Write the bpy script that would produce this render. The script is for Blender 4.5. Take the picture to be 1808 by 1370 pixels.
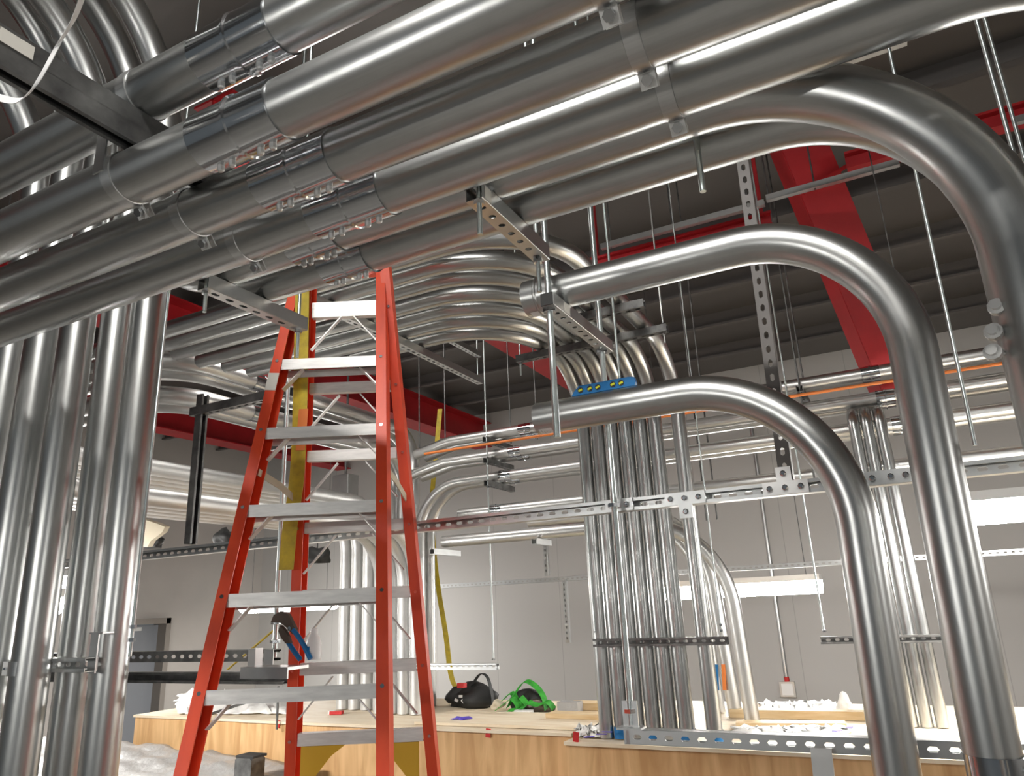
import bpy, bmesh, math, random
from math import sin, cos, tan, pi, radians, atan2, sqrt
from mathutils import Vector as V, Matrix
random.seed(7)
for o in list(bpy.data.objects): bpy.data.objects.remove(o)
SC = bpy.context.scene
COL = SC.collection

# ------------------------------------------------------------------ camera
F_PX = 1280.5; W_PX, H_PX = 1808.0, 1370.0
YAW, PIT, ROL = radians(27.1), radians(16.8), radians(-2.465)
CZ = 2.2                                     # eye height
CAM = V((0, 0, CZ))
fw = V((-sin(YAW)*cos(PIT), cos(YAW)*cos(PIT), sin(PIT)))
r0 = V((cos(YAW), sin(YAW), 0)); u0 = r0.cross(fw)
rt = r0*cos(ROL) + u0*sin(ROL); up = u0*cos(ROL) - r0*sin(ROL)
cd = bpy.data.cameras.new('camera'); co = bpy.data.objects.new('camera', cd); COL.objects.link(co)
co.matrix_world = Matrix(((rt.x, up.x, -fw.x, 0), (rt.y, up.y, -fw.y, 0), (rt.z, up.z, -fw.z, CZ), (0, 0, 0, 1)))
cd.sensor_fit = 'HORIZONTAL'; cd.sensor_width = 36.0; cd.lens = 36.0*F_PX/W_PX; cd.clip_start = .02; cd.clip_end = 100
SC.camera = co

# ------------------------------------------------------------------ world, exposure
w = bpy.data.worlds.new('world'); SC.world = w; w.use_nodes = True
bg = w.node_tree.nodes['Background']; bg.inputs[0].default_value = (.86, .95, 1.0, 1); bg.inputs[1].default_value = .11
vs = SC.view_settings; vs.view_transform = 'Standard'; vs.look = 'None'; vs.gamma = 1.0; vs.exposure = 0.0
vs.use_curve_mapping = False

# ------------------------------------------------------------------ sight lines of the survey: where a photographed spot meets a plane of the room
def ray(x, y): return fw + rt*((x-904)/F_PX) - up*((y-685)/F_PX)
def on_y(x, y, Y): q = ray(x, y); return CAM + q*(Y/q.y)
def on_x(x, y, X): q = ray(x, y); return CAM + q*(X/q.x)
def on_z(x, y, z): q = ray(x, y); return CAM + q*((z-CZ)/q.z)
VH = V((-sin(YAW), cos(YAW), 0))
def on_l(x, y, L): q = ray(x, y); return CAM + q*(L/q.dot(VH))
def H(h): return CZ + h

# ------------------------------------------------------------------ materials
def mat(name, col, rough=.5, metal=0.0, spec=.5):
    m = bpy.data.materials.new(name); m.use_nodes = True
    b = m.node_tree.nodes['Principled BSDF']
    b.inputs['Base Color'].default_value = (*col, 1); b.inputs['Roughness'].default_value = rough
    b.inputs['Metallic'].default_value = metal
    b.inputs['Specular IOR Level'].default_value = spec
    return m, m.node_tree, b
def noise(nt, scale, coord='Object', sc3=None, detail=4, rough=.55):
    tc = nt.nodes.new('ShaderNodeTexCoord'); n = nt.nodes.new('ShaderNodeTexNoise')
    n.inputs['Scale'].default_value = scale; n.inputs['Detail'].default_value = detail; n.inputs['Roughness'].default_value = rough
    if sc3:
        mp = nt.nodes.new('ShaderNodeMapping'); mp.inputs['Scale'].default_value = sc3
        nt.links.new(tc.outputs[coord], mp.inputs[0]); nt.links.new(mp.outputs[0], n.inputs['Vector'])
    else: nt.links.new(tc.outputs[coord], n.inputs['Vector'])
    return n.outputs[0]
def remap(nt, src, lo, hi, a=.3, b=.7):
    r = nt.nodes.new('ShaderNodeMapRange'); r.inputs[1].default_value = a; r.inputs[2].default_value = b
    r.inputs[3].default_value = lo; r.inputs[4].default_value = hi
    nt.links.new(src, r.inputs[0]); return r.outputs[0]
def mixc(nt, fac, c1, c2):
    m = nt.nodes.new('ShaderNodeMix'); m.data_type = 'RGBA'
    m.inputs[6].default_value = (*c1, 1); m.inputs[7].default_value = (*c2, 1); nt.links.new(fac, m.inputs[0]); return m.outputs[2]
def bump(nt, b, src, st, dist=.002):
    n = nt.nodes.new('ShaderNodeBump'); n.inputs['Strength'].default_value = st; n.inputs['Distance'].default_value = dist
    nt.links.new(src, n.inputs['Height']); nt.links.new(n.outputs[0], b.inputs['Normal'])

def conduit_mat(name, c1, c2, ra, rb):
    m, nt, b = mat(name, c1, .3, 1.0)
    f1 = noise(nt, 1.0, 'UV', (2.0, 60.0, 1)); f2 = noise(nt, 9.0, 'Object')
    add = nt.nodes.new('ShaderNodeMath'); add.operation = 'ADD'; nt.links.new(f1, add.inputs[0]); nt.links.new(f2, add.inputs[1])
    hal = nt.nodes.new('ShaderNodeMath'); hal.operation = 'MULTIPLY'; hal.inputs[1].default_value = .5; nt.links.new(add.outputs[0], hal.inputs[0])
    nt.links.new(mixc(nt, remap(nt, hal.outputs[0], 0, 1, .35, .65), c1, c2), b.inputs['Base Color'])
    nt.links.new(remap(nt, hal.outputs[0], ra, rb, .35, .65), b.inputs['Roughness'])
    bump(nt, b, f1, .05, .0006)
    return m
M = {}
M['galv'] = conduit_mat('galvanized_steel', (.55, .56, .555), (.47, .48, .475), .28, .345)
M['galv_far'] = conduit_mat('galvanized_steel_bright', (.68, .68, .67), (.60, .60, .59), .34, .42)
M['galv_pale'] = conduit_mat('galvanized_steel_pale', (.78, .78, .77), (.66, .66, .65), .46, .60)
M['chrome'] = conduit_mat('zinc_plated_coupling', (.66, .68, .70), (.55, .57, .60), .10, .18)
M['zinc'] = conduit_mat('zinc_strut', (.66, .67, .67), (.54, .55, .55), .28, .42)
m, nt, b = mat('blackened_strut', (.13, .125, .12), .45, .8); M['dark'] = m
nt.links.new(mixc(nt, remap(nt, noise(nt, 14), 0, 1), (.10, .10, .10), (.24, .24, .235)), b.inputs['Base Color'])
m, nt, b = mat('threaded_rod_zinc', (.62, .68, .68), .3, 1.0); M['rod'] = m
tc = nt.nodes.new('ShaderNodeTexCoord'); wv = nt.nodes.new('ShaderNodeTexWave'); wv.bands_direction = 'Z'; wv.inputs['Scale'].default_value = 120
nt.links.new(tc.outputs['Object'], wv.inputs[0]); bump(nt, b, wv.outputs[1], .35, .0008)
m, nt, b = mat('aluminium_step', (.66, .66, .65), .45, .55); M['alu'] = m
nt.links.new(mixc(nt, remap(nt, noise(nt, 12, 'Object', (1, 1, 6)), 0, 1), (.80, .79, .77), (.62, .61, .60)), b.inputs['Base Color'])
m, nt, b = mat('orange_fiberglass', (.62, .045, .012), .42); M['orange'] = m
nt.links.new(mixc(nt, remap(nt, noise(nt, 16, 'Object', (1, 1, .3)), 0, 1), (.80, .075, .018), (.66, .050, .014)), b.inputs['Base Color'])
m, nt, b = mat('yellow_plastic', (.72, .42, .02), .5); M['yellow'] = m
m, nt, b = mat('yellow_webbing', (.62, .47, .03), .6); M['web'] = m
nt.links.new(mixc(nt, remap(nt, noise(nt, 22), 0, 1), (.66, .50, .03), (.42, .31, .03)), b.inputs['Base Color'])
m, nt, b = mat('red_steel_paint', (.40, .012, .018), .5); M['red'] = m
nt.links.new(mixc(nt, remap(nt, noise(nt, 3), 0, 1), (.45, .014, .020), (.33, .008, .012)), b.inputs['Base Color'])
m, nt, b = mat('orange_cable', (.75, .22, .05), .45); M['orcable'] = m
m, nt, b = mat('blue_plastic', (.01, .16, .42), .35); M['blue'] = m
m, nt, b = mat('level_vial', (.70, .72, .05), .2); M['vial'] = m
m, nt, b = mat('black_rubber', (.018, .018, .018), .6); M['black'] = m
m, nt, b = mat('dark_tool_steel', (.16, .13, .11), .4, .7); M['tool'] = m
m, nt, b = mat('white_plastic', (.82, .82, .82), .45); M['white'] = m
m, nt, b = mat('white_paper', (.84, .83, .80), .8); M['paper'] = m
bump(nt, b, noise(nt, 14), .5, .02)
m, nt, b = mat('masking_label', (.62, .60, .55), .7); M['label'] = m
m, nt, b = mat('green_webbing', (.05, .42, .05), .6); M['green'] = m
nt.links.new(mixc(nt, remap(nt, noise(nt, 18), 0, 1), (.06, .50, .05), (.03, .22, .03)), b.inputs['Base Color'])
m, nt, b = mat('red_tag', (.55, .02, .02), .5); M['tag'] = m
m, nt, b = mat('purple_ink_scrap', (.12, .08, .55), .5); M['purple'] = m
m, nt, b = mat('grey_plastic_sheet', (.34, .335, .33), .35); M['sheet'] = m
bump(nt, b, noise(nt, 7, detail=6), .6, .03)
m, nt, b = mat('beige_board', (.62, .55, .42), .8); M['beige'] = m
# plywood
m, nt, b = mat('plywood', (.60, .37, .17), .55); M['ply'] = m
tc = nt.nodes.new('ShaderNodeTexCoord'); mp = nt.nodes.new('ShaderNodeMapping'); mp.inputs['Scale'].default_value = (6, 6, .9)
nt.links.new(tc.outputs['Object'], mp.inputs[0])
n1 = nt.nodes.new('ShaderNodeTexNoise'); n1.inputs['Scale'].default_value = 1.6; n1.inputs['Detail'].default_value = 5; n1.inputs['Distortion'].default_value = 1.2
nt.links.new(mp.outputs[0], n1.inputs['Vector'])
nt.links.new(mixc(nt, remap(nt, n1.outputs[0], 0, 1, .35, .68), (.74, .47, .23), (.52, .29, .12)), b.inputs['Base Color'])
m, nt, b = mat('plywood_top_lit', (.66, .52, .34), .6); M['plytop'] = m  # tops kept paler than the fronts: overexposed light put into the colour
nt.links.new(mixc(nt, remap(nt, noise(nt, 3, 'Object', (1, 6, 1)), 0, 1), (.86, .76, .60), (.74, .60, .42)), b.inputs['Base Color'])
m, nt, b = mat('pine_board', (.70, .52, .30), .6); M['pine'] = m
nt.links.new(mixc(nt, remap(nt, noise(nt, 5, 'Object', (1, 9, 9)), 0, 1), (.74, .58, .36), (.58, .40, .20)), b.inputs['Base Color'])
# room
m, nt, b = mat('grey_wall_paint', (.34, .325, .32), .55); M['wall'] = m
tc = nt.nodes.new('ShaderNodeTexCoord'); wv = nt.nodes.new('ShaderNodeTexBrick')
wv.offset = 0; wv.inputs['Color1'].default_value = (.46, .45, .435, 1); wv.inputs['Color2'].default_value = (.45, .44, .425, 1); wv.inputs['Mortar'].default_value = (.36, .35, .34, 1)
wv.inputs['Scale'].default_value = 1.0; wv.inputs['Mortar Size'].default_value = .006; wv.inputs['Brick Width'].default_value = 1.22; wv.inputs['Row Height'].default_value = 30.0
mp = nt.nodes.new('ShaderNodeMapping'); mp.inputs['Rotation'].default_value = (pi/2, 0, 0)
nt.links.new(tc.outputs['Object'], mp.inputs[0]); nt.links.new(mp.outputs[0], wv.inputs['Vector']); nt.links.new(wv.outputs[0], b.inputs['Base Color'])
m, nt, b = mat('beige_wall_paint', (.40, .38, .35), .6); M['wall2'] = m
nt.links.new(mixc(nt, remap(nt, noise(nt, .8), 0, 1), (.50, .47, .44), (.42, .40, .375)), b.inputs['Base Color'])
m, nt, b = mat('steel_deck', (.115, .105, .098), .5, .1); M['deck'] = m
m, nt, b = mat('purlin_steel', (.13, .12, .115), .5, .2); M['purlin'] = m
m, nt, b = mat('concrete_floor', (.36, .35, .33), .5); M['floor'] = m
nt.links.new(mixc(nt, remap(nt, noise(nt, 1.5), 0, 1), (.20, .19, .175), (.13, .125, .115)), b.inputs['Base Color'])
m, nt, b = mat('door_paint', (.22, .235, .26), .4); M['door'] = m
m, nt, b = mat('door_frame_paint', (.25, .225, .20), .5); M['frame'] = m
m, nt, b = mat('fixture_white', (.8, .8, .78), .4); M['fix'] = m
def lamp_mat(name, st, col=(1.0, .97, .92)):
    m, nt, b = mat(name, (.9, .9, .9)); b.inputs['Emission Color'].default_value = (*col, 1); b.inputs['Emission Strength'].default_value = st
    return m
M['lamp'] = lamp_mat('fluorescent_diffuser', 95)
M['fill_soft'] = lamp_mat('added_diffuser_soft', 34)  # this and the next two serve only added lamps out of view

M['fill_strong'] = lamp_mat('added_diffuser_strong', 100)
M['fill_mid'] = lamp_mat('added_diffuser_mid', 55)

# ------------------------------------------------------------------ builders
OFF = {}
def link(name, bm, m, parent=None, smooth=False, solid=None, origin=None):
    me = bpy.data.meshes.new(name)
    bm.normal_update()
    for f in bm.faces: f.smooth = smooth if not f.tag else False
    if parent is not None:
        off = OFF[parent.name]
    else:
        xs = [v.co for v in bm.verts]
        mn = V((min(c.x for c in xs), min(c.y for c in xs), min(c.z for c in xs))); mx = V((max(c.x for c in xs), max(c.y for c in xs), max(c.z for c in xs)))
        off = origin or V(((mn.x+mx.x)/2, (mn.y+mx.y)/2, mn.z))
    for v in bm.verts: v.co = v.co - off
    bm.to_mesh(me); bm.free()
    me.materials.append(m)
    o = bpy.data.objects.new(name, me); COL.objects.link(o)
    if parent is not None: o.parent = parent
    else: o.location = off
    OFF[o.name] = off
    if solid:
        s = o.modifiers.new('thickness', 'SOLIDIFY'); s.thickness = solid; s.offset = 0
    return o
def empty(name, loc):
    o = bpy.data.objects.new(name, None); COL.objects.link(o); o.location = loc; o.empty_display_size = .1; OFF[o.name] = V(loc); return o
def tag(o, label, cat, group=None):
    o['label'] = label; o['category'] = cat
    if group: o['group'] = group
    return o
def struct(o): o['kind'] = 'structure'; return o

def box(bm, c, s, R=None):
    c = V(c); hx, hy, hz = s[0]/2, s[1]/2, s[2]/2
    vs_ = []
    for z in (-hz, hz):
        for x, y in ((-hx, -hy), (hx, -hy), (hx, hy), (-hx, hy)):
            p = V((x, y, z)); p = R @ p if R else p
            vs_.append(bm.verts.new(c+p))
    for f in ((3, 2, 1, 0), (4, 5, 6, 7), (0, 1, 5, 4), (1, 2, 6, 5), (2, 3, 7, 6), (3, 0, 4, 7)):
        bm.faces.new([vs_[i] for i in f])
    return bm
def frame(d, upv=None):
    d = d.normalized(); upv = upv or (V((0, 0, 1)) if abs(d.z) < .9 else V((0, 1, 0)))
    y = upv.cross(d).normalized(); z = d.cross(y)
    return Matrix((d, y, z)).transposed()
def bar(bm, a, b, wy, wz, upv=None):
    a = V(a); b = V(b); R = frame(b-a, upv); box(bm, (a+b)/2, ((b-a).length, wy, wz), R); return bm
def fillet(pts, R, n=14):
    pts = [V(p) for p in pts]; out = [pts[0]]
    for i in range(1, len(pts)-1):
        r_ = R[i-1] if isinstance(R, (list, tuple)) else R
        a = (pts[i-1]-pts[i]).normalized(); c = (pts[i+1]-pts[i]).normalized()
        ang = a.angle(c)
        if pi-ang < .02 or r_ <= 0: out.append(pts[i]); continue
        t = r_/tan(ang/2); lim = .98*min((pts[i-1]-pts[i]).length, (pts[i+1]-pts[i]).length)
        if t > lim: r_ *= lim/t; t = lim
        cen = pts[i] + (a+c).normalized()*(r_/sin(ang/2))
        p0 = pts[i]+a*t; p1 = pts[i]+c*t
        u = (p0-cen); v_ = (p1-cen); th = u.angle(v_)
        k = max(4, int(n*th/(pi/2)))
        for j in range(k+1):
            s = j/k
            out.append(cen + (u*sin((1-s)*th) + v_*sin(s*th))/sin(th))
    out.append(pts[-1]); return out
def tube(bm, path, r, seg=24, caps=True, hollow=False):
    uvl = bm.loops.layers.uv.verify()
    path = [V(p) for p in path]; n = len(path)
    tans = [(path[min(i+1, n-1)]-path[max(i-1, 0)]).normalized() for i in range(n)]
    nrm = tans[0].orthogonal().normalized(); rings = []; L = [0.0]
    for i in range(n):
        if i: L.append(L[-1]+(path[i]-path[i-1]).length)
        t = tans[i]; nrm = (nrm - t*nrm.dot(t)).normalized(); bn = t.cross(nrm)
        rr = r[i] if isinstance(r, (list, tuple)) else r
        rings.append([bm.verts.new(path[i] + (nrm*cos(2*pi*k/seg)+bn*sin(2*pi*k/seg))*rr) for k in range(seg)])
    for i in range(n-1):
        for k in range(seg):
            f = bm.faces.new((rings[i][k], rings[i][(k+1) % seg], rings[i+1][(k+1) % seg], rings[i+1][k]))
            for lp, (u_, v_) in zip(f.loops, ((L[i], k/seg), (L[i], (k+1)/seg), (L[i+1], (k+1)/seg), (L[i+1], k/seg))): lp[uvl].uv = (u_, v_)
    if caps:
        for ring, i, sg in ((rings[0], 0, -1), (rings[-1], n-1, 1)):
            rr = r[i] if isinstance(r, (list, tuple)) else r
            c = [bm.verts.new(v.co) for v in ring]
            if hollow:
                inn = [bm.verts.new(path[i]+(v.co-path[i])*.92) for v in ring]; dp = [bm.verts.new(v.co - tans[i]*sg*rr*1.5) for v in inn]
                for k in range(seg):
                    k2 = (k+1) % seg
                    for q in ((c[k], c[k2], inn[k2], inn[k]), (inn[k], inn[k2], dp[k2], dp[k])):
                        f = bm.faces.new(q if sg > 0 else q[::-1]); f.tag = True
                f = bm.faces.new(dp if sg > 0 else dp[::-1]); f.tag = True
            else:
                f = bm.faces.new(c if sg > 0 else c[::-1]); f.tag = True
    return bm
def cyl(bm, a, b, r, seg=12): return tube(bm, [a, b], r, seg)
def loft(bm, pts, rad, seg=24): return tube(bm, pts, rad, seg)

def conduit(pts, r, R, label, group, m='galv', seg=28, n=14, hollow=False, name='conduit'):
    bm = bmesh.new(); tube(bm, fillet(pts, R, n), r, seg, True, hollow)
    o = link(name, bm, M[m], smooth=True)
    return tag(o, label, 'pipe', group)
def coupling(parent, c, d, r, L=.165, screws=None, m='chrome'):
    """steel set-screw coupling sleeve round a conduit: c centre, d direction, screws: direction of the screw row"""
    c = V(c); d = V(d).normalized(); bm = bmesh.new(); h = L/2
    prof = [(-h-.0006, r+.0002), (-h, r+.0042), (-.006, r+.0042), (-.003, r+.0078), (.003, r+.0078), (.006, r+.0042), (h, r+.0042), (h+.0006, r+.0002)]
    tube(bm, [c+d*x for x, _ in prof], [q for _, q in prof], 36, False)
    o = link('coupling', bm, M[m], parent, smooth=True)
    es = o.modifiers.new('edges', 'EDGE_SPLIT'); es.split_angle = radians(14)
    if screws is not None:
        sd = V(screws).normalized()
        for x in (-.055, -.03, .03, .055):
            s = bmesh.new(); p = c+d*x*L/.165
            tube(s, [p+sd*(r+.002), p+sd*(r+.014), p+sd*(r+.017)], [.0075, .0075, .005], 8)
            link('set_screw', s, M['galv_pale'], o, smooth=False)
    return o
def strap(parent, c, d, r, ear, up_arm=None, wide=.032):
    """pipe strap: band round the conduit with two pinched ears and a bolt"""
    c = V(c); d = V(d).normalized(); e = V(ear).normalized(); t = d.cross(e).normalized()
    bm = bmesh.new()
    tube(bm, [c-d*wide/2, c-d*(wide/2-.001), c+d*(wide/2-.001), c+d*wide/2], [r, r+.0025, r+.0025, r], 32, False)
    if up_arm:
        ua = V(up_arm); bar(bm, c+t*(r+.001)+V((0, 0, 0)), c+t*(r+.001)+ua, wide, .003, t)
    o = link('pipe_strap', bm, M['zinc'], parent, smooth=True); es = o.modifiers.new('edges', 'EDGE_SPLIT'); es.split_angle = radians(30)
    b2 = bmesh.new()
    for s in (-1, 1):
        p = c+e*(r-.002)+t*s*.009
        bar(b2, p, p+e*.032, wide*.95, .0035, t)
    link('strap_ear', b2, M['galv_pale'], o)
    b3 = bmesh.new(); q = c+e*(r+.014)
    tube(b3, [q-t*.020, q-t*.013, q-t*.0129, q+t*.022], [.0105, .0105, .0042, .0042], 6)
    link('strap_bolt', b3, M['chrome'], o)
    return o

def stadium(dx, dy, a, b):
    lo, hi = 0.0, a*2
    l = sqrt(dx*dx+dy*dy); dx /= l; dy /= l
    for _ in range(30):
        md = (lo+hi)/2; x = abs(dx*md); y = abs(dy*md)
        ins = (y <= b and x <= a-b) or (max(0, x-(a-b))**2+y*y <= b*b)
        if ins: lo = md
        else: hi = md
    return dx*lo, dy*lo
def strut(p0, p1, upv, label=None, cat='support rail', group=None, m='zinc', holes='slot', parent=None, name='strut_channel', wd=.0413, ht=.0413):
    """slotted steel channel: p0-p1 run along the middle of the slotted web, upv points from the web to the open side"""
    p0 = V(p0); p1 = V(p1); d = p1-p0; L = d.length; R = frame(d, V(upv)); bm = bmesh.new(); hw = wd/2
    def P(x, y, z): return p0 + R @ V((x, y, z))
    def quad(*q): bm.faces.new([bm.verts.new(P(*c)) for c in q])
    for s in (-1, 1):
        quad((0, s*hw, 0), (L, s*hw, 0), (L, s*hw, ht), (0, s*hw, ht))
        quad((0, s*hw, ht), (L, s*hw, ht), (L, s*hw*.55, ht), (0, s*hw*.55, ht))
        quad((0, s*hw*.55, ht), (L, s*hw*.55, ht), (L, s*hw*.55, ht-.007), (0, s*hw*.55, ht-.007))
    if holes is None: quad((0, -hw, 0), (L, -hw, 0), (L, hw, 0), (0, hw, 0))
    else:
        pit = .0508 if holes == 'slot' else .0476
        a, bb = (.0143, .0071) if holes == 'slot' else (.0086, .0085)
        n = max(1, int(L/pit)); cx0 = (L-n*pit)/2
        if cx0 > 1e-4:
            quad((0, -hw, 0), (cx0, -hw, 0), (cx0, hw, 0), (0, hw, 0)); quad((L-cx0, -hw, 0), (L, -hw, 0), (L, hw, 0), (L-cx0, hw, 0))
        hp = pit/2
        outer = [(hp, 0), (hp, hw), (hp/2, hw), (0, hw), (-hp/2, hw), (-hp, hw), (-hp, 0), (-hp, -hw), (-hp/2, -hw), (0, -hw), (hp/2, -hw), (hp, -hw)]
        inner = [stadium(x, y, a, bb) for x, y in outer]
        for i in range(n):
            cx = cx0+hp+i*pit
            vo = [bm.verts.new(P(cx+x, y, 0)) for x, y in outer]; vi = [bm.verts.new(P(cx+x, y, 0)) for x, y in inner]
            for k in range(12): bm.faces.new((vo[k], vo[(k+1) % 12], vi[(k+1) % 12], vi[k]))
    bmesh.ops.remove_doubles(bm, verts=bm.verts, dist=1e-5)
    bmesh.ops.recalc_face_normals(bm, faces=bm.faces)
    o = link(name, bm, M[m], parent, solid=.0026)
    if parent is None and label: tag(o, label, cat, group)
    return o
def rod(a, b, label, group=None, r=.0048, nuts=(), m='rod', name='threaded_rod'):
    bm = bmesh.new(); cyl(bm, a, b, r, 12); o = link(name, bm, M[m], smooth=True); tag(o, label, 'rod', group)
    a = V(a); b = V(b); d = (b-a).normalized()
    for z in nuts:
        p = a + d*((z-a.z)/d.z) if abs(d.z) > .5 else a+d*z
        bm = bmesh.new(); tube(bm, [p-d*.006, p+d*.006], r*2.1, 6); link('hex_nut', bm, M['chrome'], o)
    return o
exec_later = []

# ================================================================== THE ROOM
X0, X1, Y0, Y1, ZT = -12.0, 9.0, -6.0, 11.5, H(3.5)
def slab(name, c, s, m):
    bm = bmesh.new(); box(bm, c, s); return struct(link(name, bm, M[m]))
slab('floor', ((X0+X1)/2, (Y0+Y1)/2, -.1), (X1-X0, Y1-Y0, .2), 'floor')
slab('wall_back', ((X0+X1)/2, Y1+.1, ZT/2), (X1-X0, .2, ZT), 'wall')
slab('wall_right', (X1+.1, (Y0+Y1)/2, ZT/2), (.2, Y1-Y0, ZT), 'wall')
# left wall with the doorway left open
DY0, DY1, DZ = 8.25, 9.3, H(.07)
bm = bmesh.new()
box(bm, (X0-.1, (Y0+DY0)/2, ZT/2), (.2, DY0-Y0, ZT)); box(bm, (X0-.1, (DY1+Y1)/2, ZT/2), (.2, Y1-DY1, ZT)); box(bm, (X0-.1, (DY0+DY1)/2, (DZ+ZT)/2), (.2, DY1-DY0, ZT-DZ))
struct(link('wall_left', bm, M['wall2']))
d = empty('door_1', (X0-.1, (DY0+DY1)/2, 0)); struct(d)
bm = bmesh.new()
for y in (DY0+.04, DY1-.04): box(bm, (X0-.05, y, DZ/2), (.34, .10, DZ))
box(bm, (X0-.05, (DY0+DY1)/2, DZ-.045), (.34, DY1-DY0, .10)); link('door_frame', bm, M['frame'], d)
bm = bmesh.new(); box(bm, (X0-.12, (DY0+DY1)/2, DZ/2-.05), (.05, DY1-DY0-.18, DZ-.12)); link('door_leaf', bm, M['door'], d)
bm = bmesh.new(); box(bm, (X0-.06, DY0+.4, DZ-.17), (.07, .36, .06)); link('door_closer', bm, M['zinc'], d)
bm = bmesh.new(); cyl(bm, (X0-.095, DY0+.2, 1.0), (X0-.03, DY0+.2, 1.0), .025, 12); bar(bm, (X0-.04, DY0+.2, 1.0), (X0-.04, DY0+.34, 1.0), .02, .02); link('door_handle', bm, M['zinc'], d)
slab('ceiling', ((X0+X1)/2, (Y0+Y1)/2, ZT+.05), (X1-X0, Y1-Y0, .1), 'deck')
def ibeam(bm, a, b, wd, dp, tf=.018, tw=.012):
    a = V(a); b = V(b); z = V((0, 0, 1))
    bar(bm, a, b, tw, dp-.001, z); bar(bm, a+z*(dp/2-tf/2), b+z*(dp/2-tf/2), wd, tf, z); bar(bm, a-z*(dp/2-tf/2), b-z*(dp/2-tf/2), wd, tf, z)
PN = ['roof purlin nearest overhead, above the conduit rack', 'roof purlin second from the camera', 'roof purlin third from the camera, over the red beams', 'roof purlin fourth from the camera', 'roof purlin fifth from the camera, third from the back wall', 'roof purlin second from the back wall', 'roof purlin nearest the back wall']
for i, y in enumerate((2.6, 3.85, 5.15, 6.45, 7.75, 8.9, 10.15)):
    bm = bmesh.new()
    box(bm, ((X0+X1)/2, y, H(3.40)), (X1-X0, .006, .20)); box(bm, ((X0+X1)/2, y-.035, H(3.303)), (X1-X0, .07, .006)); box(bm, ((X0+X1)/2, y+.035, H(3.497)), (X1-X0, .07, .006)); box(bm, ((X0+X1)/2, y-.068, H(3.315)), (X1-X0, .005, .025))
    tag(link('roof_purlin', bm, M['purlin']), 'dark grey steel '+PN[i], 'roof beam', 'roof purlins')
GN = [('farthest left red girder with a pale flange line, behind the far left pipes', -9.8), ('red girder crossing behind the orange ladder', -6.5), ('red girder running behind the fan of bent pipes', -3.5)]
for l, x in GN:
    bm = bmesh.new(); ibeam(bm, (x, 2.7 if x > -5 else -2, H(3.06)), (x, Y1-.05, H(3.06)), .36, .46); tag(link('roof_girder', bm, M['red']), l, 'roof beam', 'red roof girders')
bm = bmesh.new(); ibeam(bm, (-1.9, 5.12, H(2.63)), (-.42, 5.12, H(2.63)), .10, .12); o = link('cross_beam', bm, M['red']); tag(o, 'narrow dark red cross beam just above the middle bend', 'roof beam')
for x in (-1.8, -.5):
    bm = bmesh.new(); box(bm, (x, 5.12, H(3.00)), (.05, .05, .66)); link('beam_hanger', bm, M['red'], o)
bm = bmesh.new(); ibeam(bm, (.12, 5.10, H(2.90)), (6, 5.10, H(2.90)), .12, .13); o = link('cross_beam', bm, M['red']); tag(o, 'narrow red cross beam at the upper right edge', 'roof beam')
bm = bmesh.new(); box(bm, (3, 5.10, H(3.14)), (.05, .05, .40)); link('beam_hanger', bm, M['red'], o)
# sloping red brace between the big bends at right
def at(x, y, d): return CAM + ray(x, y)*d
a_, b_ = at(1395, 195, 5.35), at(1606, 705, 5.40)
bm = bmesh.new(); dn = fw.copy(); bar(bm, a_, b_, .335, .02, dn)
side = (b_-a_).normalized().cross(dn).normalized(); side = side if side.dot(rt) > 0 else -side
bar(bm, a_+side*.16+dn*.10, b_+side*.16+dn*.10, .02, .20, dn); bar(bm, a_-side*.16+dn*.10, b_-side*.16+dn*.10, .02, .20, dn)
o = link('roof_brace', bm, M['red']); tag(o, 'broad sloping red steel brace seen through the big bends at right', 'roof beam')
c_ = a_+(b_-a_)*.26
bm = bmesh.new(); bar(bm, c_-dn*.02-side*.15, c_-dn*.02+side*.21+up*.07, .03, .03, dn); link('brace_cleat', bm, M['red'], o)

# ------------------------------------------------------------------ fluorescent fixtures, in view and added
def fixture(c, label, L=1.25, wd=.26, m='lamp', along='x', hang=True, st=None):
    c = V(c); e = empty('light_fixture', c); tag(e, label, 'ceiling light', 'hanging fluorescent lights')
    s = (L, wd, .05) if along == 'x' else (wd, L, .05)
    bm = bmesh.new(); box(bm, c+V((0, 0, .03)), s); link('fixture_body', bm, M['fix'], e)
    bm = bmesh.new(); ax = V((1, 0, 0)) if along == 'x' else V((0, 1, 0)); sd = V((0, 1, 0)) if along == 'x' else V((1, 0, 0))
    n = 10; prof = [sd*(wd/2*cos(pi*k/n)) - V((0, 0, 1))*(.115*sin(pi*k/n)) for k in range(n+1)]
    ra = [bm.verts.new(c+ax*(-L/2)+p+V((0, 0, .004))) for p in prof]; rb = [bm.verts.new(c+ax*(L/2)+p+V((0, 0, .004))) for p in prof]
    for k in range(n): bm.faces.new((ra[k], ra[k+1], rb[k+1], rb[k]))
    bm.faces.new(ra); bm.faces.new(rb[::-1]); bmesh.ops.recalc_face_normals(bm, faces=bm.faces)
    link('diffuser', bm, M[m], e, smooth=False)
    if hang:
        bm = bmesh.new()
        for s_ in (-.42, .42): cyl(bm, c+ax*L*s_+V((0, 0, .05)), c+ax*L*s_+V((0, 0, ZT-c.z)), .004, 6)
        link('hanger', bm, M['dark'], e)
    return e
p = on_y(1303, 1032, 7.2); fixture(p, 'bright tube light behind the right pipe bundle, above the white paper', 1.45)
p = on_y(1884, 876, 4.6); fixture(p, 'glaring white light cut off by the right edge', 1.3)
p = on_y(508, 1067, 9.0); fixture(p, 'small distant tube light seen through the ladder', 1.9)
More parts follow.
